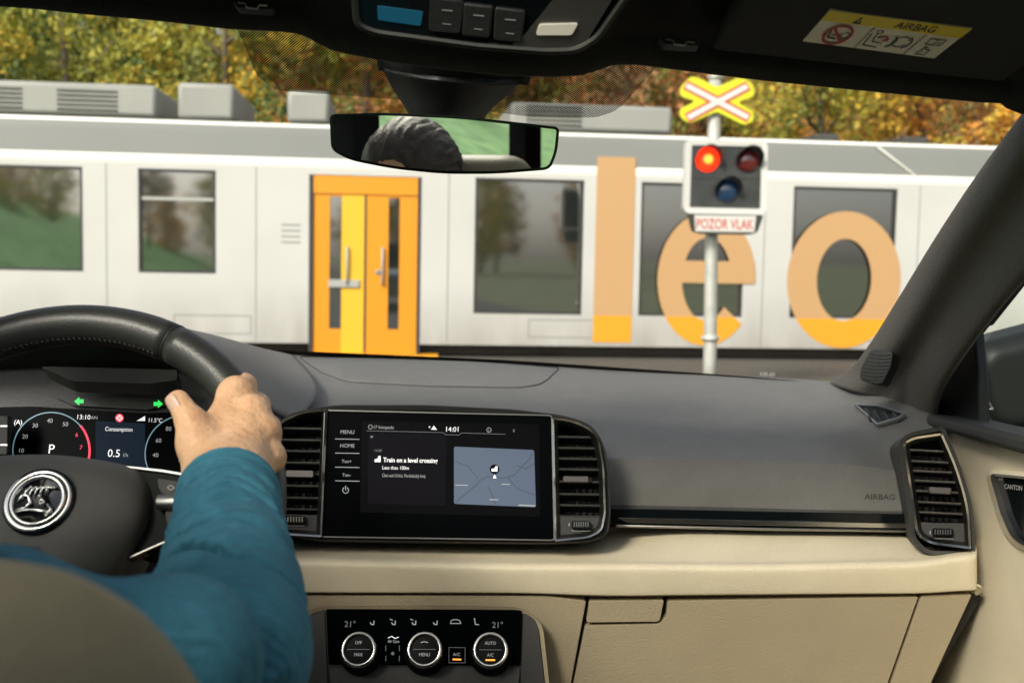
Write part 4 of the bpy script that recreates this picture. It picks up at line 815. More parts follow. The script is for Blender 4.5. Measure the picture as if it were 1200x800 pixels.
# wing mirror outside
WC = np.array([.835, 1.76, 0]); WC[2] = (U(1192, 432, 1.45))[2]
wp = U(1196, 432, 1.42); WC = wp
_c, _s = math.cos(R(16)), math.sin(R(16))
def wmf(P): return smin(rbox(P, WC + [.055, .02, .0], (.135, .07, .075), .04, [[_c, 0, _s], [0, 1, 0], [-_s, 0, _c]]), rbox(P, WC + [.03, .03, -.06], (.12, .05, .022), .02), .012)
v, f = surfnet(lambda P: np.maximum(wmf(P), -(P[..., 1] - (WC[1] - .045))), WC - [.15, .12, .12], WC + [.22, .14, .13], .006); mb = MB(); mb.add(v, f, mat('mirror_housing_paint', (.012, .013, .012), .5, spec=.35), True); WMo = mb.build('wing_mirror', CAR)
mb = MB(); mm = mat('mirror_surface', (.75, .78, .76), 0.01, 1); a = [WC + [.10 + .06 * math.cos(t), -.0475, .060 * math.sin(t)] for t in np.linspace(0, 2 * math.pi, 32, endpoint=False)]; mb.prism(a, [p + np.array([0, .004, 0]) for p in a], mm); mb.build('mirror_glass', WMo)
mb = MB(); mb.prism([U(1140, 506, 1.40), U(1140, 482, 1.40), U(1165, 478, 1.40), U(1290, 480, 1.40), U(1290, 512, 1.40)], [U(1140, 506, 1.47), U(1140, 482, 1.47), U(1165, 478, 1.47), U(1290, 480, 1.47), U(1290, 512, 1.47)], M['dashdark']); mb.build('mirror_foot', WMo, bevel=.008, seg=3)
mb = MB(); mb.tube([U(1143, 414, 1.38), U(1147, 446, 1.375), U(1155, 466, 1.37), U(1164, 479, 1.37), U(1145, 480, 1.37)], .0022, M['satin'], 8); mb.build('mirror_edge', WMo)

# --- roof: header, sun visors, overhead console, headliner, added roof opening for light
HP = Pl((0, .9, 1.28 + .19), (0, .22, -1))
hd = [(-420, -20), (-50, -12), (100, 1), (200, 10), (268, 18), (330, 21), (362, 27), (392, 43), (440, 53), (500, 62), (563, 69), (620, 73), (680, 72), (713, 61), (745, 60), (780, 64), (900, 79), (1050, 94), (1150, 104), (1180, 106), (1200, 118), (1240, 100), (1300, 60)]
d_h = interp_fn([-420, 100, 450, 620, 800, 1200, 1300], [.74, .80, .78, .76, .80, .79, .75])
back_ = lambda x, y, d: U(x, y, d) + np.array([0, .06, .02])
rows = []
for dy, dd, zz in ((4, .035, .0), (0, 0, 0), (-26, -.01, 0), (-70, -.04, 0), (-150, -.10, 0)): rows.append([U(x, y + (-abs(dy) if dy != 4 else -6), d_h(x) + dd) for x, y in hd])
mb = MB(); mb.grid(loft(rows, 3, 2)[:, ::-1], M['headliner']); mb.build('roof_header', CAR, solid=.012, offs=1)
# visors (folded up under the roof)
def visor(pts, d0_, d1_, label=None, nm='sun_visor'):
    mb = MB(); f_ = [U(x, y, d0_) for x, y in pts[0]]; b_ = [U(x, y, d1_) for x, y in pts[1]]; top = f_ + b_[::-1]; nrm = np.cross(top[1] - top[0], top[-1] - top[0]); nrm /= np.linalg.norm(nrm)
    if nrm[2] > 0: nrm = -nrm
    mb.prism(top, [p - nrm * .016 for p in top], M['headliner']); o = mb.build(nm, CAR, bevel=.006, seg=3, auto=1); return o, Pl(top[0], nrm)
V1, VPL = visor(([(832, 60), (1010, 80), (1176, 98)], [(905, -60), (1010, -45), (1330, -10)]), .765, .60)
visor(([(-330, -40), (-60, -28), (236, -4)], [(-480, -160), (-90, -140), (250, -110)]), .765, .60)
# airbag sticker on the visor
Q = [(973, 10), (1135, 28), (1095, 67), (941, 47)]; P4 = [VPL.hit(*q) for q in Q]; O = P4[3]; EX = P4[2] - P4[3]; EY = P4[0] - P4[3]; off_ = VPL.n * .0012
def sq(u, v, o=0): return O + EX * u + EY * v + VPL.n * (.0012 + o)
mb = MB(); mb.prism([sq(0, 0), sq(1, 0), sq(1, 1), sq(0, 1)], [sq(0, 0, -.001), sq(1, 0, -.001), sq(1, 1, -.001), sq(0, 1, -.001)], M['labelwhite']); mb = mb
def sp_(pts, m, o=.0004): mb.add([sq(u, v, o) for u, v in pts], [tuple(range(len(pts)))], m)
def sl_(pts, w, m, o=.0006):
    for a, b in zip(pts[:-1], pts[1:]):
        d = np.array([(b[0] - a[0]) * 3.2, b[1] - a[1]]); L = np.hypot(*d) + 1e-9; n_ = np.array([-d[1] / 3.2, d[0]]) / L * w / 2; o += 2e-6
        sp_([(a[0] + n_[0], a[1] + n_[1]), (b[0] + n_[0], b[1] + n_[1]), (b[0] - n_[0], b[1] - n_[1]), (a[0] - n_[0], a[1] - n_[1])], m, o)
sp_([(0, .70), (1, .70), (1, 1), (0, 1)], M['yellow'])
v, f = glyphs('AIRBAG', .012); k = .19 / .72; mb.add([sq(.50 + x * k / 3.2 * 1.0, .76 + y * k, .0007) for x, y, z in v], f, M['ink'])
sp_([(.21, .73), (.27, .73), (.24, .95)], M['ink'], .0006); sl_([(.24, .79), (.24, .88)], .025, M['yellow'], .0009)
for u in (.385, .76): sl_([(u, 0), (u, .70)], .02, M['ink'])
cir = lambda cu, cv, r, a0=0, a1=360, n=26: [(cu + r / 3.2 * math.cos(R(a)), cv + r * math.sin(R(a))) for a in np.linspace(a0, a1, n)]
sl_(cir(.19, .35, .29), .06, M['redink'], .0010); sl_([(.19 - .2 / 3.2, .55), (.19 + .2 / 3.2, .15)], .06, M['redink'], .0011)
sl_([(.12, .5), (.135, .25), (.20, .22)], .04, M['ink']); sl_(cir(.245, .35, .09), .025, M['ink']); sl_([(.15, .32), (.2, .36), (.22, .3)], .03, M['ink'])
sl_([(.41, .5), (.42, .15), (.53, .12)], .025, M['ink']); sl_([(.44, .55), (.46, .28), (.54, .26)], .025, M['ink']); sl_(cir(.45, .58, .06), .02, M['ink']); sl_([(.47, .42), (.52, .48), (.555, .38), (.52, .34)], .05, M['redink']); sl_(cir(.55, .35, .2, -60, 60), .05, M['ink']); sl_(cir(.65, .38, .16, 20, 330), .025, M['ink']); sl_(cir(.66, .36, .2, -60, 60), .04, M['ink'])
sl_([(.82, .42), (.82, .60), (.875, .58), (.93, .60), (.93, .42), (.875, .40), (.82, .42)], .022, M['ink']); sl_([(.875, .4), (.875, .58)], .02, M['ink']); sl_([(.90, .45), (.90, .53)], .03, M['ink']); sl_([(.83, .08), (.90, .08), (.90, .24), (.86, .26), (.86, .34), (.845, .34), (.845, .2), (.83, .08)], .025, M['ink'])
for q_ in mb.m: pass
mb.build('airbag_warning_sticker', V1)
for x, y in ((797, 48), (296, 5)):
    p = tilted(x, y, .75, 10); mb = MB(); mb.pris(p, rr([(x - 25, y - 5), (x + 24, y - 3), (x + 22, y + 6), (x - 18, y + 4)], 3, 3), -.012, .0, M['black']); q = mb.build('visor_clip', CAR, bevel=.002)
    mb = MB(); mb.tube([p.hit(x - 17, y - 2, .003), p.hit(x - 8, y - .5, .004), p.hit(x - 7, y + 4, .006), p.hit(x + 5, y + 5.5, .006), p.hit(x + 8, y + 1, .004), p.hit(x + 17, y + 2, .003)], .0009, M['satin'], 8); mb.build('clip_wire', q)
# headliner and outer roof around an unseen opening added to let light in
mb = MB(); zr = 1.505
for lo, hi in (((-.72, .78, zr), (.58, .98, zr + .025)), ((-.72, -.04, zr), (-.60, .78, zr + .025)), ((.47, -.04, zr), (.58, .78, zr + .025)), ((-.72, -1.7, zr), (.58, -.04, zr + .025))): mb.box(lo, hi, M['headliner'])
mb.build('headliner', CAR)
mb = MB(); mb.box((-.60, -.04, zr + .01), (.47, .78, zr + .015), glass_mat('tinted_roof_glass', (.84, .84, .81), .5)); mb.build('glass_roof', CAR)  # unseen pane over the added opening, lets sun and sky reach the dash
# overhead console
OP = tilted(575, 25, .66, -32)
mb = MB(); oc = rr([(413, -40), (418, 30, 10), (440, 39, 10), (560, 55), (640, 61), (676, 60, 12), (700, 45, 10), (760, -40)], 5, 4); mb.pris(OP, inset(oc, -5), -.06, -.002, M['black']); OC = mb.build('overhead_console', CAR, bevel=.004, seg=3)
mb = MB(); mb.ring(OP, oc, inset(oc, 4), -.01, .003, M['darkmetal'], .002); mb.build('console_rim', OC, bevel=.0008, auto=1)
mb = MB(); mb.pris(OP, inset(oc, 4.3), -.01, .0, M['gloss']); mb.build('console_plate', OC)
mb = MB(); mb.pris(OP, rr([(442, 7), (496, 14), (493, 31), (443, 24)], 2, 3), -.004, .0012, M['blue']); mb.build('console_display', OC, bevel=.0005)
mb = MB(); mb.pris(OP, [(571, 51), (600, 53.5), (618, 38), (652, -4), (722, -8), (688, 48), (676, 56), (640, 57)], -.004, .002, M['satin']); mb.build('console_trim', OC, bevel=.001)
for x, y, w in ((524, 20, 20), (561, 26, 18), (598, 31, 18)):
    mb = MB(); mb.pris(OP, rr([(x - w, y - 22), (x + w, y - 18), (x + w - 5, y + 20), (x - w - 2, y + 17)], 4, 3), -.004, .004, M['black']); q = mb.build('console_button', OC, bevel=.0015)
    mb = MB(); mb.line(OP, [(x - 6, y - 8), (x + 6, y - 7)], 1.2, M['print'], .0046); mb.line(OP, [(x - 5, y + 8), (x + 4, y + 9)], 1.0, M['print'], .0046); mb.build('button_mark', q)
mb = MB(); mb.pris(OP, rr([(632, 29), (678, 28), (670, 42), (628, 42)], 3, 3), -.004, .004, mat('reading_lamp_lens', (.75, .72, .62), .25)); mb.build('reading_lamp', OC, bevel=.001)

# --- rear view mirror and its stem
c0, c1 = .90, .845
fr_ = [(441, 52), (480, 58), (540, 64), (590, 68), (627, 70)]; bt = [(478, 133), (500, 135), (524, 137), (548, 137), (570, 135)]
rows = [[U(x, y - 8, c0 + .02 - .03 * math.sin(i / 4 * math.pi)) for i, (x, y) in enumerate(fr_)], [U(x, y + 3, c0 - .045 * math.sin(i / 4 * math.pi)) for i, (x, y) in enumerate(fr_)], [U((a[0] + b[0]) / 2 + (-6 + 3 * i), (a[1] + b[1]) / 2, .93 - .045 * math.sin(i / 4 * math.pi)) for i, (a, b) in enumerate(zip(fr_, bt))], [U(x, y, .945 - .03 * math.sin(i / 4 * math.pi)) for i, (x, y) in enumerate(bt)], [U(x, y + 16, .96) for i, (x, y) in enumerate(bt)]]
mb = MB(); mb.grid(loft(rows, 5, 5)[:, ::-1], M['black']); mb.build('mirror_stem', CAR, solid=.03, offs=1)
mc = U(521, 168, .88); mn = np.array([-.17, -1.0, -.058]); MPL = Pl(mc, mn)
mo = rr([(386, 134, 7), (450, 132, 20), (540, 136, 20), (656, 149, 7), (653, 178, 8), (645, 199, 9), (580, 204, 20), (520, 204, 20), (460, 198, 20), (410, 188, 14), (388, 176, 8)], 8, 6)
mb = MB(); fr0 = [MPL.hit(x, y, 0) for x, y in mo]; fr1 = [MPL.hit(x, y, -.022) for x, y in inset(mo, 8)]; mb.prism(fr0, fr1, M['gloss']); RM = mb.build('rear_view_mirror', CAR, bevel=.003, seg=3)
mb = MB(); mb.pris(MPL, inset(mo, 3.4), -.002, .0008, mat('silvered_glass', (.86, .88, .86), 0.0, 1)); mb.build('mirror_glass', RM)

# --- steering wheel
WO = U(46, 604, .69); WN = -fw * math.cos(R(31)) + up * math.sin(R(31)); WP = Pl(WO, WN)
wx = rt; wy = np.cross(WN, wx); RW = .173
def rim(a, dr=0, dn=0): return WO + (RW + dr) * (math.cos(a) * wx + math.sin(a) * wy) + WN * dn
mb = MB(); ang = np.linspace(R(63), R(243), 60); mb.tube([rim(a) for a in ang], .0168, M['leather'], 18, nrm=WN, flat=1.05); STW = mb.build('steering_wheel', CAR)
mb = MB(); ang = np.linspace(R(63) - .008, R(-117) + .01, 60); mb.tube([rim(a) for a in ang], .0166, M['leather'], 18, nrm=WN, flat=1.05); mb.build('rim_grip', STW)
mb = MB(); mb.tube([rim(R(63) - .009, 0), rim(R(63) + .001, 0)], .0170, M['black'], 20, nrm=WN, flat=1.05); mb.build('rim_joint', STW)
mb = MB()
for a in np.arange(R(65), R(150), .028): mb.tube([rim(a, -.0172, .002), rim(a + .012, -.0166, .0055)], .0007, M['dashdark'], 5)
mb.build('rim_stitching', STW)
# airbag boss
hub_px = [[(-80, 540), (0, 535), (60, 534), (110, 539), (150, 547), (170, 556)], [(-90, 560), (-10, 552), (55, 550), (115, 555), (158, 566), (180, 580)], [(-90, 595), (-10, 588), (50, 586), (110, 592), (160, 602), (176, 612)], [(-80, 640), (-5, 636), (50, 634), (100, 638), (145, 642), (160, 648)], [(-60, 690), (0, 690), (50, 690), (95, 685), (130, 680), (145, 672)]]
hz_ = [[.012, .018, .020, .019, .012, .0], [.020, .034, .037, .034, .024, .004], [.022, .038, .042, .038, .026, .004], [.018, .034, .038, .034, .020, .002], [.005, .016, .020, .016, .006, -.006]]
rows = [[WP.hit(x, y, z - .004) for (x, y), z in zip(a, b)] for a, b in zip(hub_px, hz_)]
rows = [[WP.hit(x, y - 1, -.02) for x, y in hub_px[0]]] + rows + [[WP.hit(x, y + 8, -.02) for x, y in hub_px[-1]]]
rows = [[r[0] - WN * .03] + list(r) + [r[-1] - WN * .03] for r in rows]
HG = loft(rows, 6, 6); _a, _b = HG.shape[:2]; BH = BVHTree.FromPolygons([Vector(p) for p in HG.reshape(-1, 3)], [(i * _b + j, (i + 1) * _b + j, (i + 1) * _b + j + 1, i * _b + j + 1) for i in range(_a - 1) for j in range(_b - 1)])
def onH(x, y): r = ray(x, y); h = BH.ray_cast(Vector(CAM), Vector(r).normalized())[0]; return (np.array(h) if h is not None else WP.hit(x, y, .034)) - r / np.linalg.norm(r) * .0007
mb = MB(); mb.grid(HG, M['airbag']); mb.build('airbag_cover', STW, auto=1)
o, ex, ey, sc = WP.frame(46, 587, off=.037); wn2 = WN; r = 41 * sc
mb = MB(); mb.lathe(o, wn2, [(r * 1.03, -.003), (r * 1.02, .001), (r * .96, .0025), (r * .80, .0026), (r * .76, .001), (.001, .001)], M['gloss'], 48); EM = mb.build('emblem', STW)
mb = MB(); mb.lathe(o + wn2 * .0015, wn2, [(r * .95, 0), (r * .93, .002), (r * .84, .0015)], M['chrome'], 48, caps=False); mb.lathe(o + wn2 * .0008, wn2, [(r * .80, 0), (r * .78, .003), (r * .69, .0035), (r * .67, 0.0)], M['chrome'], 48, caps=False)
def eb(u, v, h=.003): return o + ex * r * u + ey * r * v + wn2 * h
# winged arrow: five feathers, wing shoulder and arrow head
for k in range(5):
    u0 = -.36 + .15 * k; mb.tube([eb(u0 - .08, .02 + .05 * k - .03), eb(u0 - .02, .26 + .03 * k), eb(u0 + .09, .40 - .01 * k), eb(u0 + .19, .30 + .012 * k)], [r * .02, r * .045, r * .045, r * .02], M['chrome'], 8)
mb.tube([eb(-.55, -.06), eb(-.45, .14), eb(-.28, .12), eb(-.18, -.10), eb(-.30, -.26), eb(-.55, -.30)], [r * .03, r * .06, r * .05, r * .06, r * .05, r * .02], M['chrome'], 8)
mb.tube([eb(-.55, -.36), eb(-.2, -.30), eb(.2, -.34), eb(.5, -.36)], [r * .02, r * .04, r * .05, r * .02], M['chrome'], 8)
mb.tube([eb(.05, -.06), eb(.12, .02), eb(.2, -.06), eb(.12, -.14), eb(.06, -.08)], r * .035, M['chrome'], 8); mb.tube([eb(.30, -.14), eb(.45, -.30), eb(.30, -.48)], r * .045, M['chrome'], 8)
mb.build('emblem_ring', EM)
ap2 = WP; mb = MB(); drape(mb, 'AIRBAG', 15, 645, 6, M['ink'], onH, 1.1, .02); mb.build('airbag_lettering', STW)
# right spoke with buttons
mb = MB(); mb.pris(WP, rr([(140, 548), (232, 560), (262, 590), (238, 618), (170, 648), (150, 640), (172, 600)], 6, 4), -.02, .004, M['knob']); SPK = mb.build('wheel_spoke', STW, bevel=.004, seg=3)
mb = MB(); mb.pris(WP, rr([(-200, 560), (-60, 548), (-60, 640), (-150, 640)], 6, 4), -.02, .004, M['black']); mb.build('wheel_spoke', STW, bevel=.004); mb = MB(); mb.pris(WP, rr([(20, 690), (100, 690), (120, 900), (0, 900)], 6, 4), -.02, .004, M['black']); mb.build('wheel_spoke', STW, bevel=.004)
mb = MB(); mb.pris(WP, [(146, 545), (190, 549.5), (262, 562), (262, 565), (190, 553), (147, 547.5)], .003, .0065, M['chrome']); mb.pris(WP, rr([(150, 652), (226, 618), (240, 612), (240, 616), (228, 620), (152, 654)], 1, 2), -.004, .006, M['satin']); mb.build('chrome_trim', SPK, bevel=.0008)
mb = MB(); mb.pris(WP, rr([(184, 560), (250, 569), (250, 583), (190, 579), (186, 572)], 3, 3), .002, .009, M['dashdark']); mb.pris(WP, rr([(193, 598), (248, 598), (240, 616), (196, 614)], 3, 3), .002, .009, M['dashdark']); mb.build('wheel_button', SPK, bevel=.0015)
mb = MB(); mb.tube([WP.hit(183, 588, .012), WP.hit(186, 588, .012), WP.hit(215, 588.5, .012), WP.hit(250, 590, .012)], [.004, .0058, .0060, .006], M['satin'], 20); mb.build('scroll_roller', SPK)
mb = MB(); mb.line(WP, [(196, 571), (200, 568), (204, 571.5), (200, 574), (196, 571)], 1, M['print'], .0098); mb.line(WP, [(209, 568), (209, 575), (212, 577)], 1.3, M['amber'], .0098); mb.line(WP, [(207, 605), (212, 608)], 1.4, M['print'], .0098); mb.build('button_symbols', SPK)
mb = MB(); mb.tube([WP.hit(60, 620, -.05), WP.hit(60, 640, -.30)], .05, M['black'], 24); mb.build('steering_column', CAR)
mb = MB(); mb.tube([WP.hit(90, 628, -.07), WP.hit(190, 632, -.06), WP.hit(226, 636, -.055)], [.008, .007, .009], M['black'], 12); mb.build('wiper_stalk', CAR)

# --- driver seat, body shell
SC = np.array([-.345, .30, .839])
def seatf(P):
    q = P - SC; d = rbox(P, SC + [0, .02, -.05], (.262, .065, .40), .075); d = smin(d, elli(P, SC + [0, 0, -.05], (.29, .10, .40)), .03)
    return d
def hrf(P): return rbox(P, SC + [-.01, .03, .445], (.120, .05, .075), .045)
v, f = surfnet(seatf, SC - [.33, .16, .5], SC + [.33, .16, .5], .012); mb = MB(); mb.add(v, f, M['seat'], True); SE = mb.build('driver_seat', CAR)
v, f = surfnet(hrf, SC + [-.17, -.06, .33], SC + [.17, .12, .60], .01); mb = MB(); mb.add(v, f, M['seat'], True)
for s in (-.06, .06): mb.tube([SC + [s, .02, .3], SC + [s, .02, .45]], .006, M['satin'], 8)
mb.build('headrest', SE)
mb = MB(); mb.tube([SC + [.235 * math.cos(t) * 1.0, -.045, -.02 + .385 * math.sin(t)] for t in np.linspace(-.2, math.pi + .2, 30)], .0035, M['stitch'], 6); mb.build('seat_piping', SE)
mb = MB(); mb.box((-.62, .3, .42), (-.12, .95, .55), M['seat']); mb.build('seat_cushion', SE, bevel=.04, seg=4)
bd = M['headliner']; body_paint = mat('car_body_paint', (.10, .11, .10), .2, coat=1)
mb = MB(); mb.box((-.74, -1.7, .30), (-.70, 1.75, 1.02), body_paint); mb.box((-.74, -.02, 1.02), (-.69, .10, 1.5), bd); mb.box((-.74, -1.7, 1.02), (-.69, -1.55, 1.5), bd); mb.box((-.74, -1.7, 1.45), (-.69, .9, 1.51), bd); mb.box((-.74, -1.12, 1.02), (-.69, -.97, 1.46), bd); mb.build('driver_side_wall', CAR)
mb = MB(); mb.prism([(-.72, 1.40, 1.0), (-.72, 1.34, 1.0), (-.70, .88, 1.46), (-.70, .96, 1.50)], [(-.66, 1.40, 1.0), (-.66, 1.34, 1.0), (-.64, .88, 1.46), (-.64, .96, 1.50)], M['headliner']); mb.build('driver_pillar', CAR)
mb = MB(); mb.box((.62, -1.7, .30), (.66, .3, 1.02), body_paint); mb.box((.60, -.02, 1.02), (.64, .10, 1.5), bd); mb.box((.60, -1.7, 1.02), (.64, -1.15, 1.5), bd); mb.box((.60, -1.7, 1.45), (.64, .9, 1.51), bd); mb.build('passenger_side_wall', CAR)
mb = MB(); mb.box((-.74, -1.74, .30), (.64, -1.70, .98), body_paint); mb.box((-.74, -1.74, .98), (-.62, -1.70, 1.5), bd); mb.box((.52, -1.74, .98), (.64, -1.70, 1.5), bd); mb.box((-.62, -1.74, 1.44), (.52, -1.70, 1.5), bd); mb.build('tailgate', CAR)
TG = glass_mat('fill_cutting_rear_glass', (.16, .17, .16), .5)  # dark tint added to unseen rear panes to cut fill light from behind
mb = MB(); mb.box((-.62, -1.72, .98), (.52, -1.715, 1.44), TG); mb.build('rear_window', CAR)
mb = MB(); mb.box((.618, -1.15, 1.02), (.622, -.02, 1.45), TG); mb.build('rear_side_window', CAR)
mb = MB(); mb.box((-.70, -1.7, .28), (.62, 1.7, .30), bd); mb.box((-.62, -1.05, .3), (.52, -.85, .98), M['beigedk']); mb.build('cabin_floor', CAR)
mb = MB(); mb.box((-.9, 1.72, .35), (.75, 1.76, .98), M['black']); mb.build('bulkhead', CAR)
rows = [[(-.075 + x * .92, y, z - .10 * abs(x) ** 3) for x in np.linspace(-1, 1, 9)] for y, z in ((1.77, .985), (2.1, .97), (2.5, .90), (2.8, .80), (2.88, .62), (2.9, .35))]
mb = MB(); mb.grid(loft(rows, 4, 3)[:, ::-1], body_paint); mb.build('bonnet', CAR)
# ================================================================ THE DRIVER
skin = mat('skin', (.68, .38, .205), .5, col2=(.80, .51, .31), vscale=60, detail=5, bump=.8, bscale=170, sss=.12)
hairm = mat('dark_hair', (.055, .042, .030), .5, bump=1, bscale=300, var=.5, vscale=60); wool = None
def knit(name, col):
    m = mat(name, col, .9, var=.12, vscale=160); n = m.node_tree; p = n.nodes['Principled BSDF']; tc = [q for q in n.nodes if q.type == 'TEX_COORD'][0]
    a = n.nodes.new('ShaderNodeTexNoise'); a.inputs['Scale'].default_value = 900; b = n.nodes.new('ShaderNodeBump'); b.inputs['Strength'].default_value = .8; b.inputs['Distance'].default_value = .0015
    n.links.new(tc.outputs['Object'], a.inputs[0]); n.links.new(a.outputs['Fac'], b.inputs['Height']); n.links.new(b.outputs[0], p.inputs['Normal']); return m
wool = knit('teal_knit', (.045, .20, .285))
def ribs(m, ax, per):      # fine knit ribs running round the arm
    n = m.node_tree; p = n.nodes['Principled BSDF']; b0 = p.inputs['Normal'].links[0].from_node; g = n.nodes.new('ShaderNodeNewGeometry')
    dt = n.nodes.new('ShaderNodeVectorMath'); dt.operation = 'DOT_PRODUCT'; dt.inputs[1].default_value = ax; n.links.new(g.outputs['Position'], dt.inputs[0])
    nz = n.nodes.new('ShaderNodeTexNoise'); nz.inputs['Scale'].default_value = 22; nz.inputs['Detail'].default_value = 2; n.links.new(g.outputs['Position'], nz.inputs['Vector'])
    ma = n.nodes.new('ShaderNodeMath'); ma.operation = 'MULTIPLY_ADD'; ma.inputs[1].default_value = 2 * math.pi / per; n.links.new(dt.outputs['Value'], ma.inputs[0])
    mn_ = n.nodes.new('ShaderNodeMath'); mn_.operation = 'MULTIPLY'; mn_.inputs[1].default_value = 22; n.links.new(nz.outputs['Fac'], mn_.inputs[0]); n.links.new(mn_.outputs[0], ma.inputs[2])
    si = n.nodes.new('ShaderNodeMath'); si.operation = 'SINE'; n.links.new(ma.outputs[0], si.inputs[0])
    b = n.nodes.new('ShaderNodeBump'); b.inputs['Strength'].default_value = .30; b.inputs['Distance'].default_value = .0010; n.links.new(si.outputs[0], b.inputs['Height']); n.links.new(b0.outputs[0], b.inputs['Normal']); n.links.new(b.outputs[0], p.inputs['Normal'])
PER = empty('person', (-.40, .50, .30), label='driver in a teal knit sweater gripping the steering wheel with the right hand', cat='person')
def J(x, y, d): return U(x, y, d)
WR = J(268, 566, .640)                       # wrist
mcp = [J(277, 463, .705), J(297, 483, .690), J(311, 508, .680), J(317, 536, .672)]
pip = [J(286, 452, .738), J(302, 475, .732), J(315, 500, .726), J(319, 530, .718)]
dip = [J(281, 456, .752), J(298, 478, .748), J(312, 503, .745), J(320, 530, .738)]
tip = [J(262, 462, .750), J(280, 486, .748), J(295, 510, .745), J(304, 535, .738)]
rad = [(.0118, .0100, .0088, .0078), (.0118, .0098, .0088, .0078), (.0112, .0092, .0082, .0074), (.0104, .0084, .0074, .0066)]
ths = [J(245, 553, .650), J(232, 520, .658), J(224, 494, .662), J(209, 470, .668)]
EL = J(266, 766, .465); SH = np.array([-.25, .42, 1.095]); E2 = J(196, 782, .40)
def handf(P, arm=True):
    d, _ = cone(P, WR, (mcp[1] + mcp[2]) / 2, .026, .012)
    for i in range(4):
        c_, _ = cone(P, WR + (mcp[i] - WR) * .15, mcp[i], .0175, rad[i][0] - .001); d = smin(d, c_, .006)
    w, _ = cone(P, mcp[0], mcp[3], .0095, .0085); d = smin(d, w, .006)
    for i in range(4):
        a, _ = cone(P, mcp[i], pip[i], rad[i][0], rad[i][1]); b, _ = cone(P, pip[i], dip[i], rad[i][1], rad[i][2]); e_, _ = cone(P, dip[i], tip[i], rad[i][2], rad[i][3])
        f_ = smin(smin(a, b, .004), e_, .004); d = smin(d, f_, .006)
        d = smin(d, np.linalg.norm(P - (mcp[i] - fw * .0035 + up * .002), axis=-1) - (rad[i][0] * .98), .005)       # knuckle
    t0, _ = cone(P, ths[0], ths[1], .0185, .0145); t1, _ = cone(P, ths[1], ths[2], .0132, .0112); t2, _ = cone(P, ths[2], ths[3], .0108, .0085)
    th = smin(smin(t0, t1, .008), t2, .004); d = smin(d, th, .010)
    web, _ = cone(P, ths[1], mcp[0], .008, .010); d = smin(d, web, .012)
    # extensor tendons
    for i in range(4):
        q, tt = cone(P, WR + (mcp[i] - WR) * .25 - fw * .0185, mcp[i] - fw * .0125, .0030, .0032); d = smin(d, q, .005)
    a, _ = cone(P, WR, WR + (EL - WR) * .35, .0250, .024); d = smin(d, a, .02)
    return d
v1, f1 = surfnet(handf, np.minimum.reduce([WR, *tip, *ths, WR + (EL - WR) * .35]) - .05, np.maximum.reduce([WR, *mcp, *pip, *tip, WR + (EL - WR) * .35]) + .045, .0017)
HD = np.array([-.43, .40, 1.299])
def bodyf(P):
    d = elli(P, HD, (.077, .097, .108)); d = smin(d, elli(P, HD + [0, .035, -.055], (.055, .065, .065)), .03)
    d = smin(d, elli(P, HD + [0, .105, -.02], (.013, .02, .022)), .012); d = smin(d, elli(P, HD + [0, .085, -.06], (.027, .02, .013)), .01)     # nose, mouth
    for s in (-1, 1): d = smin(d, elli(P, HD + [s * .078, -.005, -.01], (.009, .018, .030)), .008); d = np.maximum(d, -(elli(P, HD + [s * .032, .105, .008], (.018, .016, .010)))); d = smin(d, elli(P, HD + [s * .032, .080, .008], (.012, .012, .009)), .004)
    n_, _ = cone(P, HD + [0, -.02, -.08], HD + [0, -.03, -.17], .055, .06); d = smin(d, n_, .03)
    t_, _ = cone(P, HD + [0, -.03, -.33], HD + [0, -.02, -.75], .11, .12); d = smin(d, t_ , .05)
    s_, _ = cone(P, SH + [0, 0, -.01], np.array([2 * HD[0] - SH[0], SH[1], SH[2] - .01]), .04, .04); d = smin(d, s_, .05)
    a, _ = cone(P, SH, E2, .036, .028); d = smin(d, a, .03); a, _ = cone(P, E2, EL, .026, .026); d = smin(d, a, .02); b, _ = cone(P, EL, WR, .028, .022); d = smin(d, b, .02)
    L_ = np.array([-.66, .50, .80]); a, _ = cone(P, np.array([2 * HD[0] - SH[0], SH[1], SH[2]]), L_, .045, .038); d = smin(d, a, .03); b, _ = cone(P, L_, np.array([-.60, .78, .82]), .036, .026); d = smin(d, b, .02)
    for s in (-.1, .1): a, _ = cone(P, HD + [s, 0, -.72], HD + [s * 1.3, .42, -.70], .085, .06); d = smin(d, a, .04)
    # keep this part clear of the finely modelled hand
    return d
v2, f2 = surfnet(bodyf, (-.76, .26, .50), (-.10, .99, 1.46), .011)
mb = MB(); mb.add(v2, f2, skin, True); k2 = EL + (WR - EL) * .55
mb = MB(); 
keep = [q for q in f2 if np.dot(v2[q].mean(0) - k2, WR - EL) < .0 or v2[q].mean(0)[0] < -.5 or np.linalg.norm(v2[q].mean(0) - WR) > .25]
mb.add(v2, keep, skin, True); mb.add(v1, f1, skin, True)
PB = mb.build('body', PER)
_n = skin.node_tree; _p = _n.nodes['Principled BSDF']; _src = _p.inputs['Base Color'].links[0].from_socket; _g = _n.nodes.new('ShaderNodeNewGeometry')
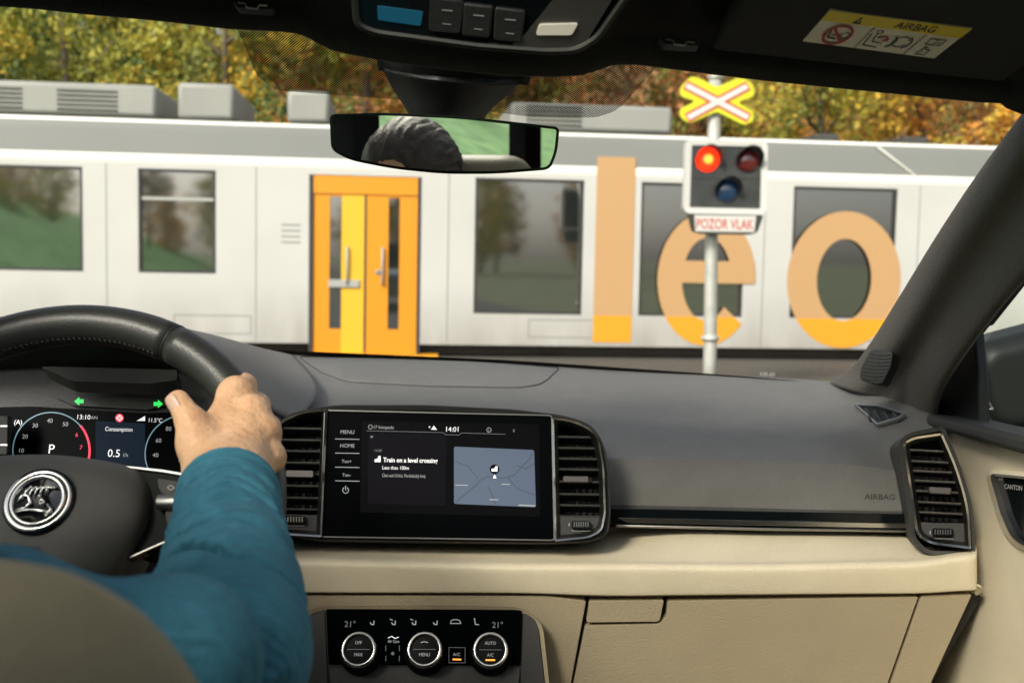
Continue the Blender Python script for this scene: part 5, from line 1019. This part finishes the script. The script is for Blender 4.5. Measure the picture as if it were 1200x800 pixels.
for _k, (_c, _r) in enumerate([(q, .017) for q in mcp] + [(ths[2], .014), (ths[3], .011)]):      # ruddier skin over the knuckles
    _d = _n.nodes.new('ShaderNodeVectorMath'); _d.operation = 'DISTANCE'; _d.inputs[1].default_value = _c; _n.links.new(_g.outputs['Position'], _d.inputs[0])
    _m = _n.nodes.new('ShaderNodeMapRange'); _m.inputs[1].default_value = _r; _m.inputs[2].default_value = .004; _m.inputs[3].default_value = 0; _m.inputs[4].default_value = .55; _n.links.new(_d.outputs['Value'], _m.inputs[0])
    _x = _n.nodes.new('ShaderNodeMix'); _x.data_type = 'RGBA'; _x.inputs[7].default_value = (.56, .22, .12, 1); _n.links.new(_m.outputs[0], _x.inputs[0]); _n.links.new(_src, _x.inputs[6]); _src = _x.outputs[2]
_n.links.new(_src, _p.inputs['Base Color'])
# thumb nail
nl = ths[3] - fw * .0078 - rt * .0035 + (ths[3] - ths[2]) * -.10; ny = (ths[3] - ths[2]) / np.linalg.norm(ths[3] - ths[2]); nn = -fw * .9 - rt * .45; nn /= np.linalg.norm(nn); nx = np.cross(ny, nn); nx /= np.linalg.norm(nx)
mb = MB(); G = [[nl + nx * .0055 * a * (1 - .25 * max(0, b) ** 4) + ny * .007 * b - nn * .0018 * a * a for a in np.linspace(-1, 1, 7)] for b in np.linspace(-1, 1, 7)]; mb.grid(G, mat('finger_nail', (.70, .45, .34), .3)); mb.build('thumb_nail', PER, solid=.0008)
# hair
def hairf(P):
    q = P - HD; d = elli(P, HD + [0, -.012, .018], (.087, .103, .108)); cut = np.maximum(q[..., 1] - (.082 + .25 * (q[..., 2] - .05)), -.02 - q[..., 2] + .0 * q[..., 1] - np.where(q[..., 1] < -.02, .05, 0)); d = np.maximum(d, cut)
    a = np.arctan2(q[..., 0], q[..., 2] + .05)
    return d + .0016 * vnoise(a * 22, q[..., 1] * 34) + .0018 * vnoise(a * 55 + 7, q[..., 1] * 60)
v, f = surfnet(hairf, HD - .15, HD + .15, .0036); mb = MB(); mb.add(v, f, hairm, True); mb.build('hair', PER)
# sweater: torso and both sleeves in one garment, with folds on the arm
AX = (WR - EL) / np.linalg.norm(WR - EL); LEN = np.linalg.norm(WR - EL)
SID = np.cross(AX, fw); SID /= np.linalg.norm(SID); FRO = np.cross(SID, AX)
ribs(wool, (WR - EL) / np.linalg.norm(WR - EL), .0052)
CUFF = WR - (WR - EL) / LEN * .020
def sleeve(P):
    q = P - EL; t = q @ AX; u = q @ SID; w = q @ FRO; an = np.arctan2(u, -w)
    a, tt = cone(P, EL, CUFF, .0445, .0315)
    c_, s2 = cone(P, E2, SH, .0435, .056); d = smin(a, c_, .007)
    cy = np.where(an < 0, an + 2 * math.pi, an)
    m1 = np.clip((t - LEN * .45) / (LEN * .25), .25, 1)
    wob = .010 * vnoise(an * 1.1 + 20, t * 14 + 3) + .004 * vnoise(an * 2.7 + 9, t * 45)
    r1 = 1 - np.abs(vnoise((t + wob) / .0125, 4 + an * .55)); r2 = 1 - np.abs(vnoise((t + wob * 1.4 + .3 * u) / .027, 11 + an * .8))
    fade = np.clip((LEN - .030 - t) / .008, 0, 1); am = np.clip(.65 + .7 * vnoise(an * .9 + 2, t * 60), .12, 1.2)
    v1 = np.abs(np.sin(math.pi * (t + 1.5 * wob) / .0135)); d = d + m1 * fade * am * (.0052 * np.exp(-(v1 / .38) ** 2) - .0012)
    d = d - .0030 * (r2 ** 3 - .3) * fade
    bk = np.exp(-((t - LEN * .28) / (LEN * .20)) ** 2)      # deep folds fanning out from the bend of the elbow
    ph = np.arctan2(t - LEN * .52, -u + .060) * 8.5 + 1.4 * vnoise(u * 28 + 5, t * 28); v2 = np.abs(np.sin(ph))
    d = d + bk * (.0110 * np.exp(-(v2 / .34) ** 2) - .0022) * np.clip(.4 + .6 * np.cos(an) - .45 * u / .04, 0, 1)
    m3 = np.clip(1 - s2, 0, 1) * s2 * 4; qq = P - SH; d = d - .0045 * m3 * np.sin((P @ np.array([.8, .35, .3])) * 2 * math.pi / .055)
    d = d - .003 * np.sin(P[..., 0] * 31 + 1) * np.sin(P[..., 2] * 37) * (1 - m1)
    return d
def sweat(P):
    d = sleeve(P)
    q = P - CUFF; h_ = q @ AX; rd = np.linalg.norm(q - h_[..., None] * AX, axis=-1); a_ = np.arctan2(q @ SID, q @ FRO)
    for o_, R_, r_ in ((-.0045, .0312, .0046), (-.0175, .0325, .0040)):
        d = smin(d, np.hypot(rd - R_, h_ - o_ - .003 * np.sin(a_ * 1.3 + o_ * 300)) - r_, .0025)
    inn, _ = cone(P, CUFF - AX * .012, CUFF + AX * .08, .0295, .0295); d = np.maximum(d, -inn)
    end = (P - CUFF) @ AX; near = np.linalg.norm(P - CUFF, axis=-1) < .12
    return np.where(near, np.maximum(d, end), d)
def sweat_big(P):
    d = sweat(P)
    t_, _ = cone(P, HD + [0, -.03, -.30], HD + [0, -.02, -.78], .155, .165); d = smin(d, t_, .08)
    s_, _ = cone(P, SH + [-.0, 0, -.01], np.array([2 * HD[0] - SH[0], SH[1], SH[2] - .01]), .068, .068); d = smin(d, s_, .06)
    L_ = np.array([-.66, .50, .80]); a, _ = cone(P, np.array([2 * HD[0] - SH[0], SH[1], SH[2]]), L_, .062, .052); d = smin(d, a, .03); b, _ = cone(P, L_, np.array([-.60, .74, .82]), .050, .038); d = smin(d, b, .02)
    nk, _ = cone(P, HD + [0, -.02, -.10], HD + [0, -.03, -.20], .066, .068); d = smin(d, nk, .02); return np.maximum(d, P[..., 2] - (HD[2] - .135))
SPLIT = EL + (SH - EL) * .30
lo = np.minimum.reduce([EL, CUFF, SPLIT]) - .09; hi = np.maximum.reduce([EL, CUFF, SPLIT]) + .09; 
v, f = surfnet(sweat_big, lo, hi, .0019); mb = MB(); 
inl = np.array([((v[q].mean(0) > lo + .008).all() and (v[q].mean(0) < hi - .008).all()) for q in f]); mb.add(v, f[inl], wool, True)
v, f = surfnet(sweat_big, (-.76, .20, .46), (-.08, .96, 1.26), .009); inl = np.array([not ((v[q].mean(0) > lo + .009).all() and (v[q].mean(0) < hi - .009).all()) for q in f]); mb.add(v, f[inl], wool, True)
mb.build('sweater', PER)
